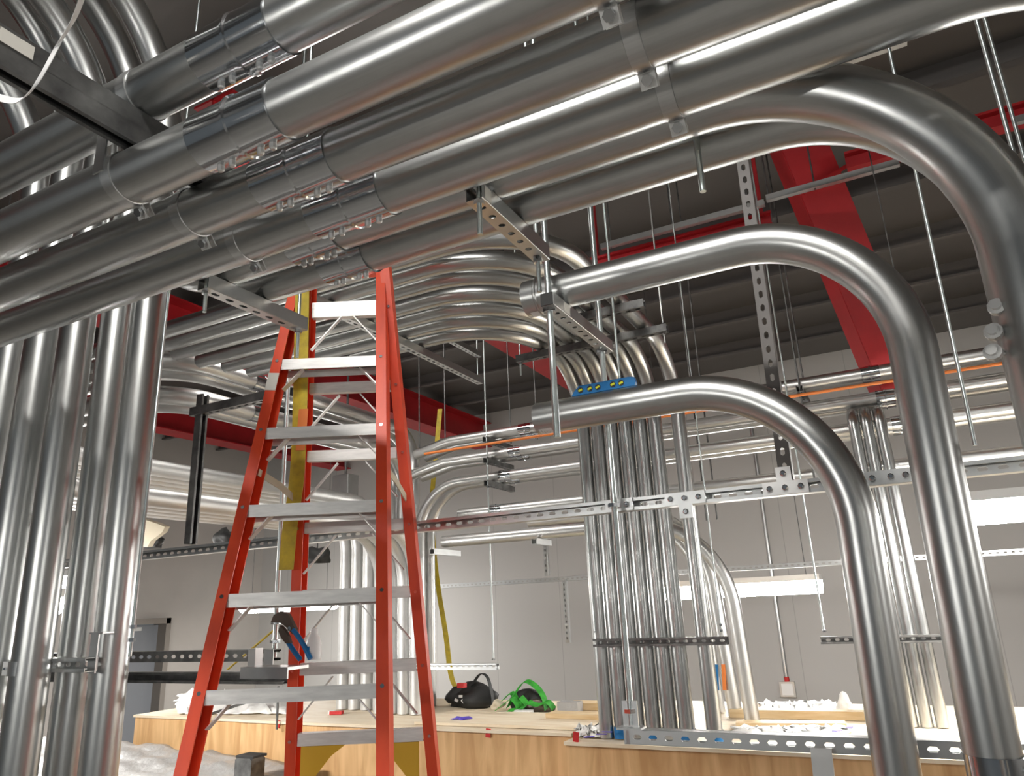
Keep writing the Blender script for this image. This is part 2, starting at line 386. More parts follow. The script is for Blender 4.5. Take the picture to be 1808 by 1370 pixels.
fixture((-4.75, 2.45, H(.15)), 'added tube light hidden behind the near left pipes', 1.2, m='fill_strong')  # added out of view to brighten the risers behind the ladder
fixture((-7.5, 4.4, H(.45)), 'added unseen tube light off the left end of the plywood boxes', 1.25)  # unseen lamp added for light from the left
fixture((-3.3, 3.70, H(2.62)), 'added tube light above the fan of bent pipes, hidden by the near rack', 1.25, m='fill_soft')  # added behind the rack to light the ladder bundle and box top
fixture((4.9, 5.4, H(.5)), 'added unseen tube light beyond the right edge over the boxes', 1.25)  # unseen lamp added for light from the right
fixture((1.9, -2.2, H(.35)), 'added unseen tube light behind the viewer on the right', 1.25, m='fill_mid')  # added fill from the camera side for ladder steps and box fronts
fixture((-2.2, -2.4, H(.35)), 'added unseen tube light behind the viewer on the left', 1.25, m='fill_mid')  # second added camera-side fill, never in view
fixture((-.6, -.75, H(2.9)), 'tube light high above the viewer', 1.6)
fixture((5.2, 1.0, H(.7)), 'added unseen tube light far to the right of the viewer', 1.25)  # unseen lamp added for bright streaks on the pipes

# ================================================================== MAIN OVERHEAD RACK
R4 = .0572
sc = (0, .12, -1)
gA = 'straight conduits of the overhead rack'
Zp = conduit([(-4.6, .859, H(1.146)), (1.2, .859, H(1.146))], R4, 0, 'topmost conduit of the near rack, lying on the dark channel, with a shiny coupling', gA, seg=48)
Ap = conduit([(-4.6, .868, H(.945)), (1.2, .868, H(.945))], R4, 0, 'wide bright conduit strapped under the dark channel, uppermost of three hung side by side', gA, seg=48)
Bp = conduit([(-4.6, 1.04, H(.945)), (1.2, 1.04, H(.945))], R4, 0, 'middle one of three conduits hung side by side under the dark channel', gA, seg=48)
Cp = conduit([(-4.6, 1.2, H(.945)), (.62, 1.2, H(.945)), (.62, 1.2, H(-2.2))], R4, .4, 'lowest of three conduits hung under the dark channel, bending down past the upper right corner', gA, seg=48, n=24)
Dp = conduit([(-2.08, 1.335, H(1.55)), (-1.80, 1.335, H(.986)), (.255, 1.335, H(.986)), (.245, 1.335, 0)], R4, [.25, .475], 'large conduit sweeping over in a wide bend at the right edge, outer of the pair', 'big conduit bends at right', seg=48, n=24)
Ep = conduit([(-2.02, 1.48, H(1.50)), (-1.76, 1.48, H(.986)), (.275, 1.48, H(.986)), (.255, 1.48, 0)], R4, [.25, .385], 'large conduit just inside the outer bend at right, bottom edge facing the red girder', 'big conduit bends at right', seg=48, n=24)
coupling(Zp, (-1.03, .859, H(1.146)), (1, 0, 0), R4, .215, sc)
coupling(Ap, (-1.02, .868, H(.945)), (1, 0, 0), R4, .215, sc)
coupling(Bp, (-1.03, 1.04, H(.945)), (1, 0, 0), R4, .215, sc)
coupling(Cp, (-1.02, 1.2, H(.945)), (1, 0, 0), R4, .215, sc)
coupling(Dp, (-1.255, 1.335, H(.985)), (1, 0, 0), R4, .16, sc)
coupling(Ep, (-1.265, 1.48, H(.985)), (1, 0, 0), R4, .16, sc)
ear = (0, .62, -.78)
for pp, y, xs in ((Ap, .868, (-1.38, -.262)), (Bp, 1.04, (-1.38, -.255)), (Cp, 1.2, (-1.375, -.245))):
    for x in xs: strap(pp, (x, y, H(.945)), (1, 0, 0), R4, ear)
for x in (-1.52,): strap(Zp, (x+.17, .859, H(1.146)), (1, 0, 0), R4, (0, .2, 1))
# clamps with three round nuts on the outer vertical pair
for px, py in ((1763, 546), (1757, 590), (1756, 626)):
    p = on_y(px, py, 1.32); bm = bmesh.new(); q = V((.05, .02, 0)); dd = V((-.25, -.95, .1)).normalized()
    tube(bm, [p+q*1.0, p+dd*.004, p+dd*.0041, p+dd*.016, p+dd*.0161, p+dd*.024], [.004, .004, .0135, .0135, .008, .008], 10); link('clamp_nut', bm, M['galv_pale'], Dp)
# cross channels
t1 = strut((-1.345, .05, H(1.0445)), (-1.345, 1.27, H(1.0445)), (0, 0, -1), 'dark twin channel crossing the top left conduits, with a paper label', group='cross channels under conduits', m='dark', holes=None)
strut((-1.345, .05, H(1.0455)), (-1.345, 1.27, H(1.0455)), (0, 0, 1), parent=t1, m='dark', holes=None, name='channel_twin')
strut((-.235, .3, H(1.004)), (-.235, 1.26, H(1.004)), (0, 0, 1), 'channel above the pair of bright clamps at top centre', group='cross channels under conduits', holes=None)
S1 = strut((-.72, 1.258, H(.886)), (-.72, 1.62, H(.886)), (0, 0, 1), 'bright channel with round holes under the two farther conduits, near picture centre', group='cross channels under conduits', holes='round')
S2 = strut((-1.60, 1.258, H(.886)), (-1.60, 1.65, H(.886)), (0, 0, 1), 'channel with dark slots at left, beside the top of the orange ladder', group='cross channels under conduits')
S3 = strut((-.835, 1.895, H(.885)), (-.835, 2.42, H(.885)), (0, 0, 1), 'channel with round holes hung on two long rods under the open ended conduit', group='cross channels under conduits', holes='round')
for S, c in ((S3, V((-.835, 1.893, H(.905)))),):
    bm = bmesh.new(); box(bm, c, (.040, .006, .040)); link('end_cap', bm, M['black'], S)
bm = bmesh.new(); box(bm, (-.8135, 2.0, H(.906)), (.0015, .045, .034)); link('sticker', bm, M['label'], S3)
bm = bmesh.new(); box(bm, (-.698, 1.285, H(.906)), (.0015, .03, .034)); link('sticker', bm, M['label'], S1)
# label on the dark channel face
q = on_x(24, 106, -1.3235); bm = bmesh.new(); box(bm, (-1.3225, q.y, H(1.064)), (.0012, .062, .030)); link('paper_label', bm, M['label'], t1)
bm = bmesh.new(); bar(bm, (-1.395, .868-.060, H(.935)), (-1.395, .868-.060, H(1.03)), .004, .034, V((1, 0, 0))); link('strap_arm', bm, M['zinc'], t1)
# bolts and rods of those channels
rod((-.712, 1.268, H(.935)), (-.712, 1.268, H(.80)), 'short bolt end hanging by the left end of the round holed channel', 'threaded rods', .0062, (H(.88),))
rod((-.725, 1.60, H(3.49)), (-.725, 1.60, H(.79)), 'rod poking through the right end of the round holed channel', 'threaded rods', .0062, (H(.88), H(.925)))
rod((-1.60, 1.27, H(.935)), (-1.60, 1.27, H(.82)), 'short bolt end under the left end of the slotted channel by the ladder', 'threaded rods', .0055, (H(.88),))
rod((-1.60, 1.63, H(3.49)), (-1.60, 1.63, H(.79)), 'rod through the slotted channel end, against the yellow strap', 'threaded rods', .0055, (H(.88), H(.925)))
rod((-.842, 1.925, H(3.49)), (-.842, 1.925, H(.475)), 'thick rod ending in mid air just left of the open pipe ends', 'threaded rods', .0105, (H(.88), H(.925)))
rod((-.838, 2.38, H(3.49)), (-.845, 2.38, H(-.37)), 'longest rod, running down the picture centre to the bottom channel', 'threaded rods', .0105, (H(.88), H(.32), H(-.33)))
rod((-.815, 2.47, H(3.49)), (-.815, 2.47, H(.55)), 'slim rod right behind the longest rod', 'threaded rods', .005)
rod((-.243, 1.4075, H(3.49)), (-.243, 1.4075, H(.83)), 'stub of rod hanging beside the lower bright clamp', 'threaded rods', .0068)
p = on_y(1645, 345, 2.25); rod((p.x, 2.25, H(3.49)), (p.x-.035, 2.25, H(.36)), 'rod hanging free between the two big bends on the right', 'threaded rods', .0052)
p = on_y(1770, 200, 2.2); rod((p.x, 2.2, H(3.49)), (p.x, 2.2, H(1.02)), 'left rod of two near the upper right corner', 'threaded rods', .0062)
p = on_y(1786, 200, 2.25); rod((p.x, 2.25, H(3.49)), (p.x, 2.25, H(.95)), 'right rod of two near the upper right corner', 'threaded rods', .0055)

# open ended middle bends
Fp = conduit([(-.955, 2.03, H(.985)), (.12, 2.03, H(.985)), (.075, 2.03, 0)], R4, .4, 'middle big conduit bend, open end resting on the round holed channel', 'big conduit bends at right', seg=48, n=28, hollow=True)
coupling(Fp, (-.915, 2.03, H(.985)), (1, 0, 0), R4, .10, None, m='galv')
coupling(Fp, (.1037, 2.03, H(-.425)), (.045, 0, 2.785), R4, .15, (.7, -.5, 0))
Gp = conduit([(-1.075, 2.3, H(.645)), (-.088, 2.3, H(.645)), (-.135, 2.3, 0)], R4, .46, 'lowest big conduit bend with an open end and white sticker', 'big conduit bends at right', seg=48, n=28, hollow=True)
def patch(parent, c, d, r, a0, a1, x0, x1, m, name='sticker', u=None):
    """thin curved sticker on a pipe; angles measured from -Y towards -Z for a pipe along X"""
    bm = bmesh.new(); k = 6; c = V(c)
    va = []; vb = []
    for i in range(k+1):
        t = radians(a0+(a1-a0)*i/k); n_ = V((0, -cos(t), -sin(t)))
        va.append(bm.verts.new(c+V((x0, 0, 0))+n_*(r+.0008))); vb.append(bm.verts.new(c+V((x1, 0, 0))+n_*(r+.0008)))
    for i in range(k): bm.faces.new((va[i], vb[i], vb[i+1], va[i+1]))
    return link(name, bm, M[m], parent, smooth=True)
patch(Gp, (-1.075, 2.3, H(.645)), None, R4, 55, 95, .012, .062, 'white')
for i in range(4): patch(Gp, (-1.075, 2.3, H(.645)), None, R4+.0004, 62+i*4, 76+((i*5) % 9), .020+i*.009, .024+i*.009, 'label', 'sticker_print')
patch(Fp, (-.955, 2.03, H(.985)), None, R4+.0042, 70, 110, .006, .035, 'white')

# supports behind the bends
mid = strut((-4.1, 2.481, H(.326)), (1.6, 2.481, H(.326)), (0, -1, 0), 'very long slotted channel crossing the room behind ladder and bends', group='long wall channels')
def plate(c, holes, parent=None, label=None, m='white', up_leg=True, s=1.0):
    """T shaped fitting plate with round bolt heads"""
    c = V(c); bm = bmesh.new(); box(bm, c, (.137*s, .006, .042)); box(bm, c+V((0, -.0005, .043 if up_leg else -.043)), (.045, .006, .046))
    o = link('tee_plate', bm, M[m], parent)
    for x, z in [(-.047*s, 0), (0, 0), (.047*s, 0), (0, .045 if up_leg else -.045)]:
        b = bmesh.new(); q = c+V((x, -.003, z)); tube(b, [q, q+V((0, -.006, 0)), q+V((0, -.0085, 0))], [.0095, .0095, .006], 8); link('bolt_head', b, M['chrome'], o)
    return o
plate((-.29, 2.432, H(.326)), 3, mid, m='white')
plate((-.612, 2.432, H(.326)), 3, mid, m='zinc', up_leg=False)
bm = bmesh.new(); box(bm, (-.845, 2.432, H(.326)), (.10, .006, .042)); o = link('splice_plate', bm, M['zinc'], mid)
bm = bmesh.new(); box(bm, (.0, 2.432, H(.326)), (.13, .006, .042)); o = link('splice_plate', bm, M['zinc'], mid)
for x in (-.875, -.815, -.04, .01, .05):
    b = bmesh.new(); q = V((x, 2.429, H(.326))); tube(b, [q, q+V((0, -.006, 0)), q+V((0, -.009, 0))], [.0095, .0095, .006], 8); link('bolt_head', b, M['chrome'], mid)
strut((-.29, 2.49, H(.36)), (-.25, 2.49, H(3.49)), (0, 1, 0), 'tall upright slotted channel rising from the white plate behind the middle bend', group='upright channels', m='purlin')
bot = strut((-.87, 2.37, H(-.404)), (1.4, 2.37, H(-.404)), (0, 1, 0), 'bright slotted channel along the bottom right, behind the two bends', group='long wall channels', ht=.0413)
b = bmesh.new(); bar(b, (-.88, 2.36, H(-.376)), (-.80, 2.36, H(-.376)), .06, .006); bar(b, (-.845, 2.375, H(-.38)), (-.845, 2.375, H(-.30)), .05, .006, V((0, 1, 0))); link('rod_bracket', b, M['zinc'], bot)
# strap fitting hanging under the bottom channel
e = V((-.29, 2.33, H(-.47)))
bm = bmesh.new(); bar(bm, e+V((0, .02, .06)), e+V((0, -.01, -.03)), .055, .006, V((0, 1, 0))); bar(bm, e+V((0, -.012, -.028)), e+V((0, -.012, -.10)), .055, .03, V((0, 1, 0)))
o = link('beam_clamp', bm, M['galv_pale']); tag(o, 'shiny folded clamp hanging under the bottom right channel', 'clamp')
bm = bmesh.new(); cyl(bm, e+V((0, -.05, -.065)), e+V((0, .01, -.065)), .012, 6); link('clamp_bolt', bm, M['chrome'], o)

# blue torpedo level on the lowest bend
p = V((-.935, 2.295, H(.645)+R4)); q = V((-.705, 2.295, H(.645)+R4))
bm = bmesh.new(); L_ = .24
def pl(bm, pts, th, P):
    a = [bm.verts.new(P(x, -th/2, z)) for x, z in pts]; b = [bm.verts.new(P(x, th/2, z)) for x, z in pts]
    bm.faces.new(a); bm.faces.new(b[::-1])
    for i in range(len(pts)): bm.faces.new((a[i], b[i], b[(i+1) % len(pts)], a[(i+1) % len(pts)]))
    bmesh.ops.recalc_face_normals(bm, faces=bm.faces)
def PL(x, y, z): return p + V((x, y, z))
pl(bm, [(0, 0), (.012, .018), (.03, .034), (.21, .034), (.232, .030), (.236, .012), (.232, 0)], .018, PL)
lv = link('torpedo_level', bm, M['blue']); tag(lv, 'small blue torpedo level lying on the lowest bend', 'spirit level')
for x in (.035, .07, .10, .155, .185):
    bm = bmesh.new(); c = PL(x, -.0095, .017); cyl(bm, c+V((0, .002, 0)), c-V((0, .0012, 0)), .0105, 14); s_ = link('vial_window', bm, M['black'], lv)
    bm = bmesh.new(); bar(bm, c+V((-.007, -.0015, -.003)), c+V((.007, -.0015, .002)), .002, .007); link('vial', bm, M['vial'], s_)

# ================================================================== NEAR LEFT RISERS
gL = 'near left risers'
LB = [(-28, 1.52, 'leftmost near riser, half cut off by the picture edge'), (28, 1.52, 'second near riser from the left edge'), (92, 1.52, 'third near riser, in front of the clamping channel'),
      (165, 1.69, 'fourth near riser, set back behind the clamping channel'), (222, 1.69, 'near riser at the right end of the left bundle, beside a thin rod')]
lx = []
for i, (px, y, l) in enumerate(LB):
    p = on_y(px, 900, y); lx.append(p.x)
    R_ = .70
    hb = (2.46, 2.62, 2.50, 2.68, 2.66)[i]
    o = conduit([(p.x+.02, y, 0), (p.x-.01, y, H(hb)), (p.x-.01, -2.5, H(hb))], .0595, R_, 'galvanized '+l, gL, seg=40, n=22)
    if i == 2: strap(o, (p.x, y, H(-.125)), (0, 0, 1), .0595, (-.9, -.35, 0), wide=.045)
ls = strut((-3.4, 1.603, H(-.122)), (lx[4]+.07, 1.603, H(-.122)), (0, -1, 0), 'short clamping channel across the near left risers', group='long wall channels')
c = V((lx[4]+.055, 1.595, H(-.10)))
b = bmesh.new(); bar(b, c+V((0, 0, -.05)), c+V((0, 0, .075)), .04, .005, V((0, 1, 0))); bar(b, c+V((-.002, 0, .075)), c+V((.065, 0, .075)), .04, .005); link('angle_bracket', b, M['zinc'], ls)
p = on_y(240, 1130, 1.60); q = on_y(282, 560, 1.60); px_ = (p.x+q.x)/2+.005
rod((px_+.01, 1.6, H(3.49)), (px_, 1.6, H(-.10)), 'thin rod standing along the right edge of the near left risers', 'threaded rods', .0055, (H(-.01), H(-.05)))
p = on_y(500, 850, 2.22); rod((p.x, 2.22, H(3.49)), (p.x, 2.22, H(-.16)), 'long rod beside the yellow strap, down to the pliers', 'threaded rods', .0095, (H(-.02), H(-.09)))

# ================================================================== FAN OF BENT PIPES AND ITS BUNDLE
RF = .0435
gF = 'fan of bent conduits ending in the middle bundle'
yr = [3.28, 3.12, 2.97, 2.82, 2.65, 2.52, 2.38]
xv = [-1.70, -1.605, -1.51, -1.415, -1.32, -1.225, -1.075]
xs = [-2.75, -3.45, -3.5, -3.55, -3.55, -4.5, -4.5]
FL = ['lowest pipe of the fan, first of the middle bundle from the left', 'second pipe of the fan from below', 'third pipe of the fan from below', 'fourth pipe of the fan, in its middle', 'fifth pipe of the fan from below', 'sixth pipe of the fan, just under the top one', 'top pipe of the fan, at the right end of the middle bundle']
ZB = 1.456
for i in range(7):
    x, y = xv[i], yr[i]
    pts = [(xs[i], y, H(1.50)), (x, y, H(1.50)), (x, 4.32, H(1.50)), (x+.012, 4.32, ZB)]
    o = conduit(pts, RF, [.45, .42], FL[i], gF, seg=24, n=16)
    if i in (1, 3, 5, 6):
        b = bmesh.new(); tube(b, [(x+.012, 4.32, ZB+.001), (x+.012, 4.32, ZB+.06)], RF+.004, 20, False); link('bushing', b, M['blue'], o, smooth=True)
# struts that carry the fan
fs1 = strut((-1.86, 3.72, H(1.413)), (-.93, 3.72, H(1.413)), (0, 0, 1), 'dark channel under the bending fan pipes, with a hook end', group='fan supports', m='dark')
strut((-1.36, 3.32, H(1.413)), (-.93, 3.32, H(1.413)), (0, 0, 1), 'upper dark channel beneath the top fan pipes', group='fan supports', m='dark')
rod((-.95, 3.72, H(3.49)), (-.95, 3.72, H(1.35)), 'rod at the right end of the fan channel', 'threaded rods', .005, (H(1.405), H(1.46)), m='zinc')
rod((-1.84, 3.72, H(3.49)), (-1.84, 3.72, H(1.33)), 'rod at the left end of the fan channel', 'threaded rods', .005, (H(1.405),))
a = on_z(848, 678, H(1.41)); strut((a.x, 2.2, H(1.41)), (a.x, a.y, H(1.41)), (0, 0, 1), 'pale slotted channel jutting out to the right of the ladder', group='fan supports')
a = on_z(846, 631, H(1.95)); strut((a.x, 2.6, H(1.95)), (a.x, a.y, H(1.95)), (0, 0, 1), 'higher slotted channel parallel to the jutting one', group='fan supports')
rod((a.x, a.y-.03, H(3.49)), (a.x, a.y-.03, H(1.75)), 'rod hanging at the end of the higher slotted channel', 'threaded rods', .005, (H(1.94),))
# channel clamping the bundle low down
p = on_y(1050, 1131, 4.255); q = on_y(1286, 1131, 4.255)
rs = strut((p.x, 4.265, H(-.222)), (q.x, 4.265, H(-.222)), (0, -1, 0), 'short dark slotted channel clamped across the middle bundle', group='low clamping channels', m='dark', holes='slot')
rod((p.x-.005, 4.25, H(1.2)), (p.x+.01, 4.25, H(-.16)), 'thin wire rod left of the middle bundle', 'threaded rods', .004, (H(-.16),))
rod((q.x-.03, 4.25, H(3.49)), (q.x-.03, 4.25, H(-.16)), 'thin rod right of the middle bundle', 'threaded rods', .004, (H(-.14), H(-.17)))

# ================================================================== FAR ROWS OF HORIZONTAL PIPES
gR = 'far rows of level conduits'
import math as _m
def hy(y_px, Y): return on_y(846, y_px, Y).z
rows = [(771, 'top'), (807, 'second'), (846, 'third'), (904, 'fourth')]
for i, (yp, nm) in enumerate(rows):
    z = hy(yp, 5.2)
    for j, Y in enumerate((5.2, 5.36)):
        where = 'front' if j == 0 else 'back'
        xl = (-3.30, -3.35, -3.61, -3.2)[i]
        if i < 2: pts = [(xl-.34, Y, z-.07), (xl, Y, z), (3.4, Y, z)]
        elif i == 2: pts = [(xl, Y, ZB), (xl, Y, z), (3.4, Y, z)]
        else: pts = [(xl, Y, z), (3.4, Y, z)]
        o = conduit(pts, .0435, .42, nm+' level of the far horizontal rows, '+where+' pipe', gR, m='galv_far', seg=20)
        for xx in (-2.55-.1*i, .02+.06*i):
            coupling(o, (xx, Y, z), (1, 0, 0), .0435, .11, None)
# hanging trapeze supports with rods
for xx, nm in ((-2.86, 'left'), (.0-.42, 'right')):
    for i, (yp, lv_) in enumerate(rows[:3]):
        z = hy(yp, 5.2)-.0435-.0413
        strut((xx, 5.06, z), (xx, 5.52, z), (0, 0, 1), 'hanger channel under the '+lv_+' far row, '+('beside the long thin rod' if nm == 'left' else 'between the big bends'), group='far row hangers', m='dark')
rod((-2.86, 5.09, H(3.49)), (-2.86, 5.09, H(-.36)), 'long thin rod through the far row hangers down to the white channel', 'threaded rods', .0065, [hy(r_[0], 5.2)-.095 for r_ in rows[:3]]+[H(-.37)])
rod((-.42, 5.09, H(3.49)), (-.42, 5.09, H(.7)), 'front rod of the right far row hangers', 'threaded rods', .0065, m='dark')
rod((-.42, 5.49, H(3.49)), (-.42, 5.49, H(.7)), 'back rod of the right far row hangers', 'threaded rods', .0065, m='dark')
for k, (px, pt, pb) in enumerate(((740, 675, 770), (785, 690, 760), (899, 645, 740), (945, 640, 730), (1222, 500, 900), (1240, 500, 900))):
    p = on_y(px, 700, 5.44); q = on_y(px, 900, 5.44) if pb == 900 else None
    rod((p.x, 5.44, H(3.49)), (p.x, 5.44, (hy(771, 5.2) - .04) if q is None else H(.55)), 'thin ceiling rod, '+('first', 'second', 'third', 'fourth', 'fifth', 'sixth')[k]+' from the left above the far rows', 'threaded rods', .006, m='dark')
zr = hy(790, 5.05)
bm = bmesh.new(); tube(bm, [(-3.4, 4.98, zr), (3.4, 4.98, zr)], .011, 8); tag(link('cable_conduit', bm, M['orcable'], smooth=True), 'thin orange conduit running under the top far row', 'cable')
# low pipe under the long channel bending down at right, and its neighbours
z5 = hy(951, 5.1)
qa = on_y(1317, 1180, 5.1).x; qb = on_y(1289, 1180, 5.28).x; qc = on_y(1262, 1180, 5.42).x
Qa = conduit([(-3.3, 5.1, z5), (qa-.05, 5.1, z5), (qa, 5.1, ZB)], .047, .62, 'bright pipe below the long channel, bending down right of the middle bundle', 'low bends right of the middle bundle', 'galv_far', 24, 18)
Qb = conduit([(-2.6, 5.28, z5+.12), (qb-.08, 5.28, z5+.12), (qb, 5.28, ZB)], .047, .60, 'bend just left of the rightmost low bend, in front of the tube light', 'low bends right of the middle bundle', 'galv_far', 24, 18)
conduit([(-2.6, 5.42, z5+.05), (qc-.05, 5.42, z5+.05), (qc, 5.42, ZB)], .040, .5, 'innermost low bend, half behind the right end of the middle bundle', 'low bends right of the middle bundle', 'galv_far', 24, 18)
for px, m_, w_, l in ((1279, 'orcable', .024, 'orange label strip'), (1267, 'blue', .020, 'blue label strip')):
    p = on_y(px, 1197, 5.225); bm = bmesh.new(); bar(bm, p+V((-.008, 0, -.075)), p+V((.002, 0, .085)), .006, w_, V((1, 0, 0))); o = link('pipe_label', bm, M[m_], Qb); o['label'] = l
strut((-2.42, 4.98, z5-.047-.0413), (-2.42, 5.25, z5-.047-.0413), (0, 0, 1), 'small hanger under the bright low pipe', group='far row hangers')
strut((-3.28, 4.9, z5-.047-.06), (-3.28, 5.3, z5-.047-.06), (0, 0, 1), 'small hanger at the left end of the bright low pipe', group='far row hangers')
# right background bundle behind the two bends
for k, (px, l) in enumerate(((1598, 'left pipe of the thin trio between the two big bends'), (1625, 'middle pipe of the thin trio between the two big bends'), (1648, 'right pipe of the thin trio between the two big bends'))):
    p = on_y((1596, 1622, 1649)[k], 1200, 5.05); Y = 5.05
    conduit([(p.x, Y, ZB), (p.x-.02, Y, (hy(807, 5.2)+hy(846, 5.2))/2), (p.x-.02, 9, (hy(807, 5.2)+hy(846, 5.2))/2)], .034, .11, l, 'thin trio of risers at right', 'galv', 20)
p = on_y(1448, 1131, 4.93); q = on_y(1700, 1126, 4.93)
strut((p.x, 4.99, H(-.268)), (q.x, 4.99, H(-.268)), (0, -1, 0), 'short dark channel behind the lowest bend at right', group='low clamping channels', m='dark')
rod((p.x+.03, 4.945, H(3.49)), (p.x+.03, 4.945, H(-.22)), 'pale rod dropping from the long channel beside the lowest bend', 'threaded rods', .006, (H(-.215),))

# ================================================================== FAR LEFT GROUPS AND THE BUNDLE BEHIND THE LADDER
gM = 'bundle of risers behind the ladder'
RM = .050
ML = ['leftmost', 'second', 'third', 'fourth']
for k in range(4):
    x = -4.30+.125*k
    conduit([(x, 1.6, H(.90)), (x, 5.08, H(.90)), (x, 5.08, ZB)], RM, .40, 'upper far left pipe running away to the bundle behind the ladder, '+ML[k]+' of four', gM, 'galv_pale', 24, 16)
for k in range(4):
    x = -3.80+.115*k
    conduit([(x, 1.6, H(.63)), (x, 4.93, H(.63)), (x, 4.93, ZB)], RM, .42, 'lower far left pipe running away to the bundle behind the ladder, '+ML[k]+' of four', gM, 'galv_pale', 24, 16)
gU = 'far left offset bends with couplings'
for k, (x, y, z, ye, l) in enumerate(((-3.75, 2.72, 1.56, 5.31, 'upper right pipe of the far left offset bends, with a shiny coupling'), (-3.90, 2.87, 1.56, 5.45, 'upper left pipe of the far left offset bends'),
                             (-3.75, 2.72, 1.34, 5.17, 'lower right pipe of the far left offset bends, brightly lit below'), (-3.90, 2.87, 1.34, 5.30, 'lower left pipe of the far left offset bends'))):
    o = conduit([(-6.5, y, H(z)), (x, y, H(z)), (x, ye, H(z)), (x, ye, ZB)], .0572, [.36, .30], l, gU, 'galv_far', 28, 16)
    coupling(o, (x, 3.50+.2*(k % 2), H(z)), (0, 1, 0), .0572, .20, None)
    b = bmesh.new(); tube(b, [(x, 3.86, H(z)), (x, 3.90, H(z))], .061, 24, False); link('pipe_strap', b, M['zinc'], o, smooth=True)
strut((-3.12, 2.46, H(1.010)), (-2.45, 2.46, H(1.010)), (0, 0, 1), 'dark level channel right of the far left post', group='far left supports', m='dark')
strut((-4.2, 4.05, H(1.2405)), (-3.45, 4.05, H(1.2405)), (0, 0, 1), 'channel under the lower offset bends, left of the ladder', group='far left supports', m='dark')
strut((-3.085, 2.47, H(.36)), (-3.085, 2.47, H(1.12)), (1, 0, 0), 'dark upright post at far left, standing on the long channel', group='upright channels', m='dark', holes=None)
strut((-3.8, 2.17, H(-.138)), (-2.18, 2.17, H(-.138)), (0, 1, 0), 'upper of two dark slotted channels at left, under the pliers', group='low clamping channels', m='dark')
strut((-3.8, 2.27, H(-.226)), (-2.18, 2.27, H(-.226)), (0, -1, 0), 'lower of two dark channels at left, open side forward', group='low clamping channels', m='dark', holes=None)
p = on_y(560, 1178, 5.3); q = on_y(882, 1170, 4.86)
strut((-4.5, 4.852, H(-.40)), (q.x, 4.852, H(-.40)), (0, -1, 0), 'bright white slotted channel across the bundle behind the ladder', group='low clamping channels', m='zinc')
# fixture rail in the background
strut((-4.6, 6.9, H(.25)), (4.2, 6.9, H(.25)), (0, 1, 0), 'pale slotted rail in the background above the tube light', group='long wall channels')
p = on_y(965, 1015, 6.88); strut((p.x, 6.88, H(.29)), (p.x, 6.88, H(.95)), (0, 1, 0), 'short upright slotted channel standing on the background rail', group='upright channels')
p = on_y(996, 1030, 6.88); strut((p.x, 6.88, H(-.36)), (p.x, 6.88, H(.245)), (0, 1, 0), 'short channel hanging below the background rail', group='upright channels')
# conduit and outlet box on the back wall
p = on_y(1392, 1216, Y1); q = on_y(1372, 1050, Y1)
bm = bmesh.new(); tube(bm, [(p.x, Y1-.03, p.z+.09), (p.x, Y1-.03, ZT-.4)], .028, 10); w_ = link('wall_conduit', bm, M['zinc'], smooth=True); tag(w_, 'slim grey conduit on the back wall above the outlet box', 'pipe')
bm = bmesh.new(); box(bm, (p.x, Y1-.045, p.z), (.20, .09, .20)); o = link('outlet_box', bm, M['zinc']); tag(o, 'small square outlet box on the back wall', 'outlet')
bm = bmesh.new(); box(bm, (p.x, Y1-.093, p.z), (.15, .008, .15)); link('cover_plate', bm, M['white'], o)
bm = bmesh.new(); cyl(bm, (p.x, Y1-.03, p.z+.10), (p.x, Y1-.03, p.z+.16), .034, 8); link('connector', bm, M['tag'], o)
# rails under the roof
strut((-1.68, 4.93, H(2.66)), (-.44, 4.93, H(2.66)), (0, 0, 1), 'pale rail under the roof, left of the red girder', group='rails under the roof', m='zinc', holes=None)
strut((-.42, 4.88, H(2.66)), (.42, 4.88, H(2.66)), (0, 0, 1), 'pale rail under the roof, crossing the broad red girder', group='rails under the roof', m='zinc', holes=None)
strut((-.20, 3.62, H(2.63)), (.46, 3.62, H(2.63)), (0, 0, 1), 'pale rail under the roof, at the top right behind the bends', group='rails under the roof', m='zinc', holes=None)
strut((1.05, 4.8, H(2.68)), (2.2, 4.8, H(2.68)), (0, 0, 1), 'pale rail under the roof by the right edge', group='rails under the roof', m='zinc', holes=None)
bm = bmesh.new(); tube(bm, [(-.4, 3.62, H(2.693)), (.40, 3.62, H(2.693))], .021, 10); tag(link('cable_conduit', bm, M['orcable'], smooth=True), 'orange conduit beneath the roof at the top right', 'cable')
for x, y, z, l in ((-1.6, 4.93, 2.66, 'ceiling rod at the left end of the left roof rail'), (-.55, 4.93, 2.66, 'ceiling rod at the right end of the left roof rail'), (-.1, 4.88, 2.66, 'ceiling rod holding the roof rail beside the red brace'), (.15, 3.62, 2.63, 'ceiling rod holding the top right roof rail'), (1.9, 4.8, 2.68, 'ceiling rod holding the roof rail by the right edge')):
    rod((x, y, H(3.5)), (x, y, H(z-.01)), l, 'threaded rods', .006, m='dark')

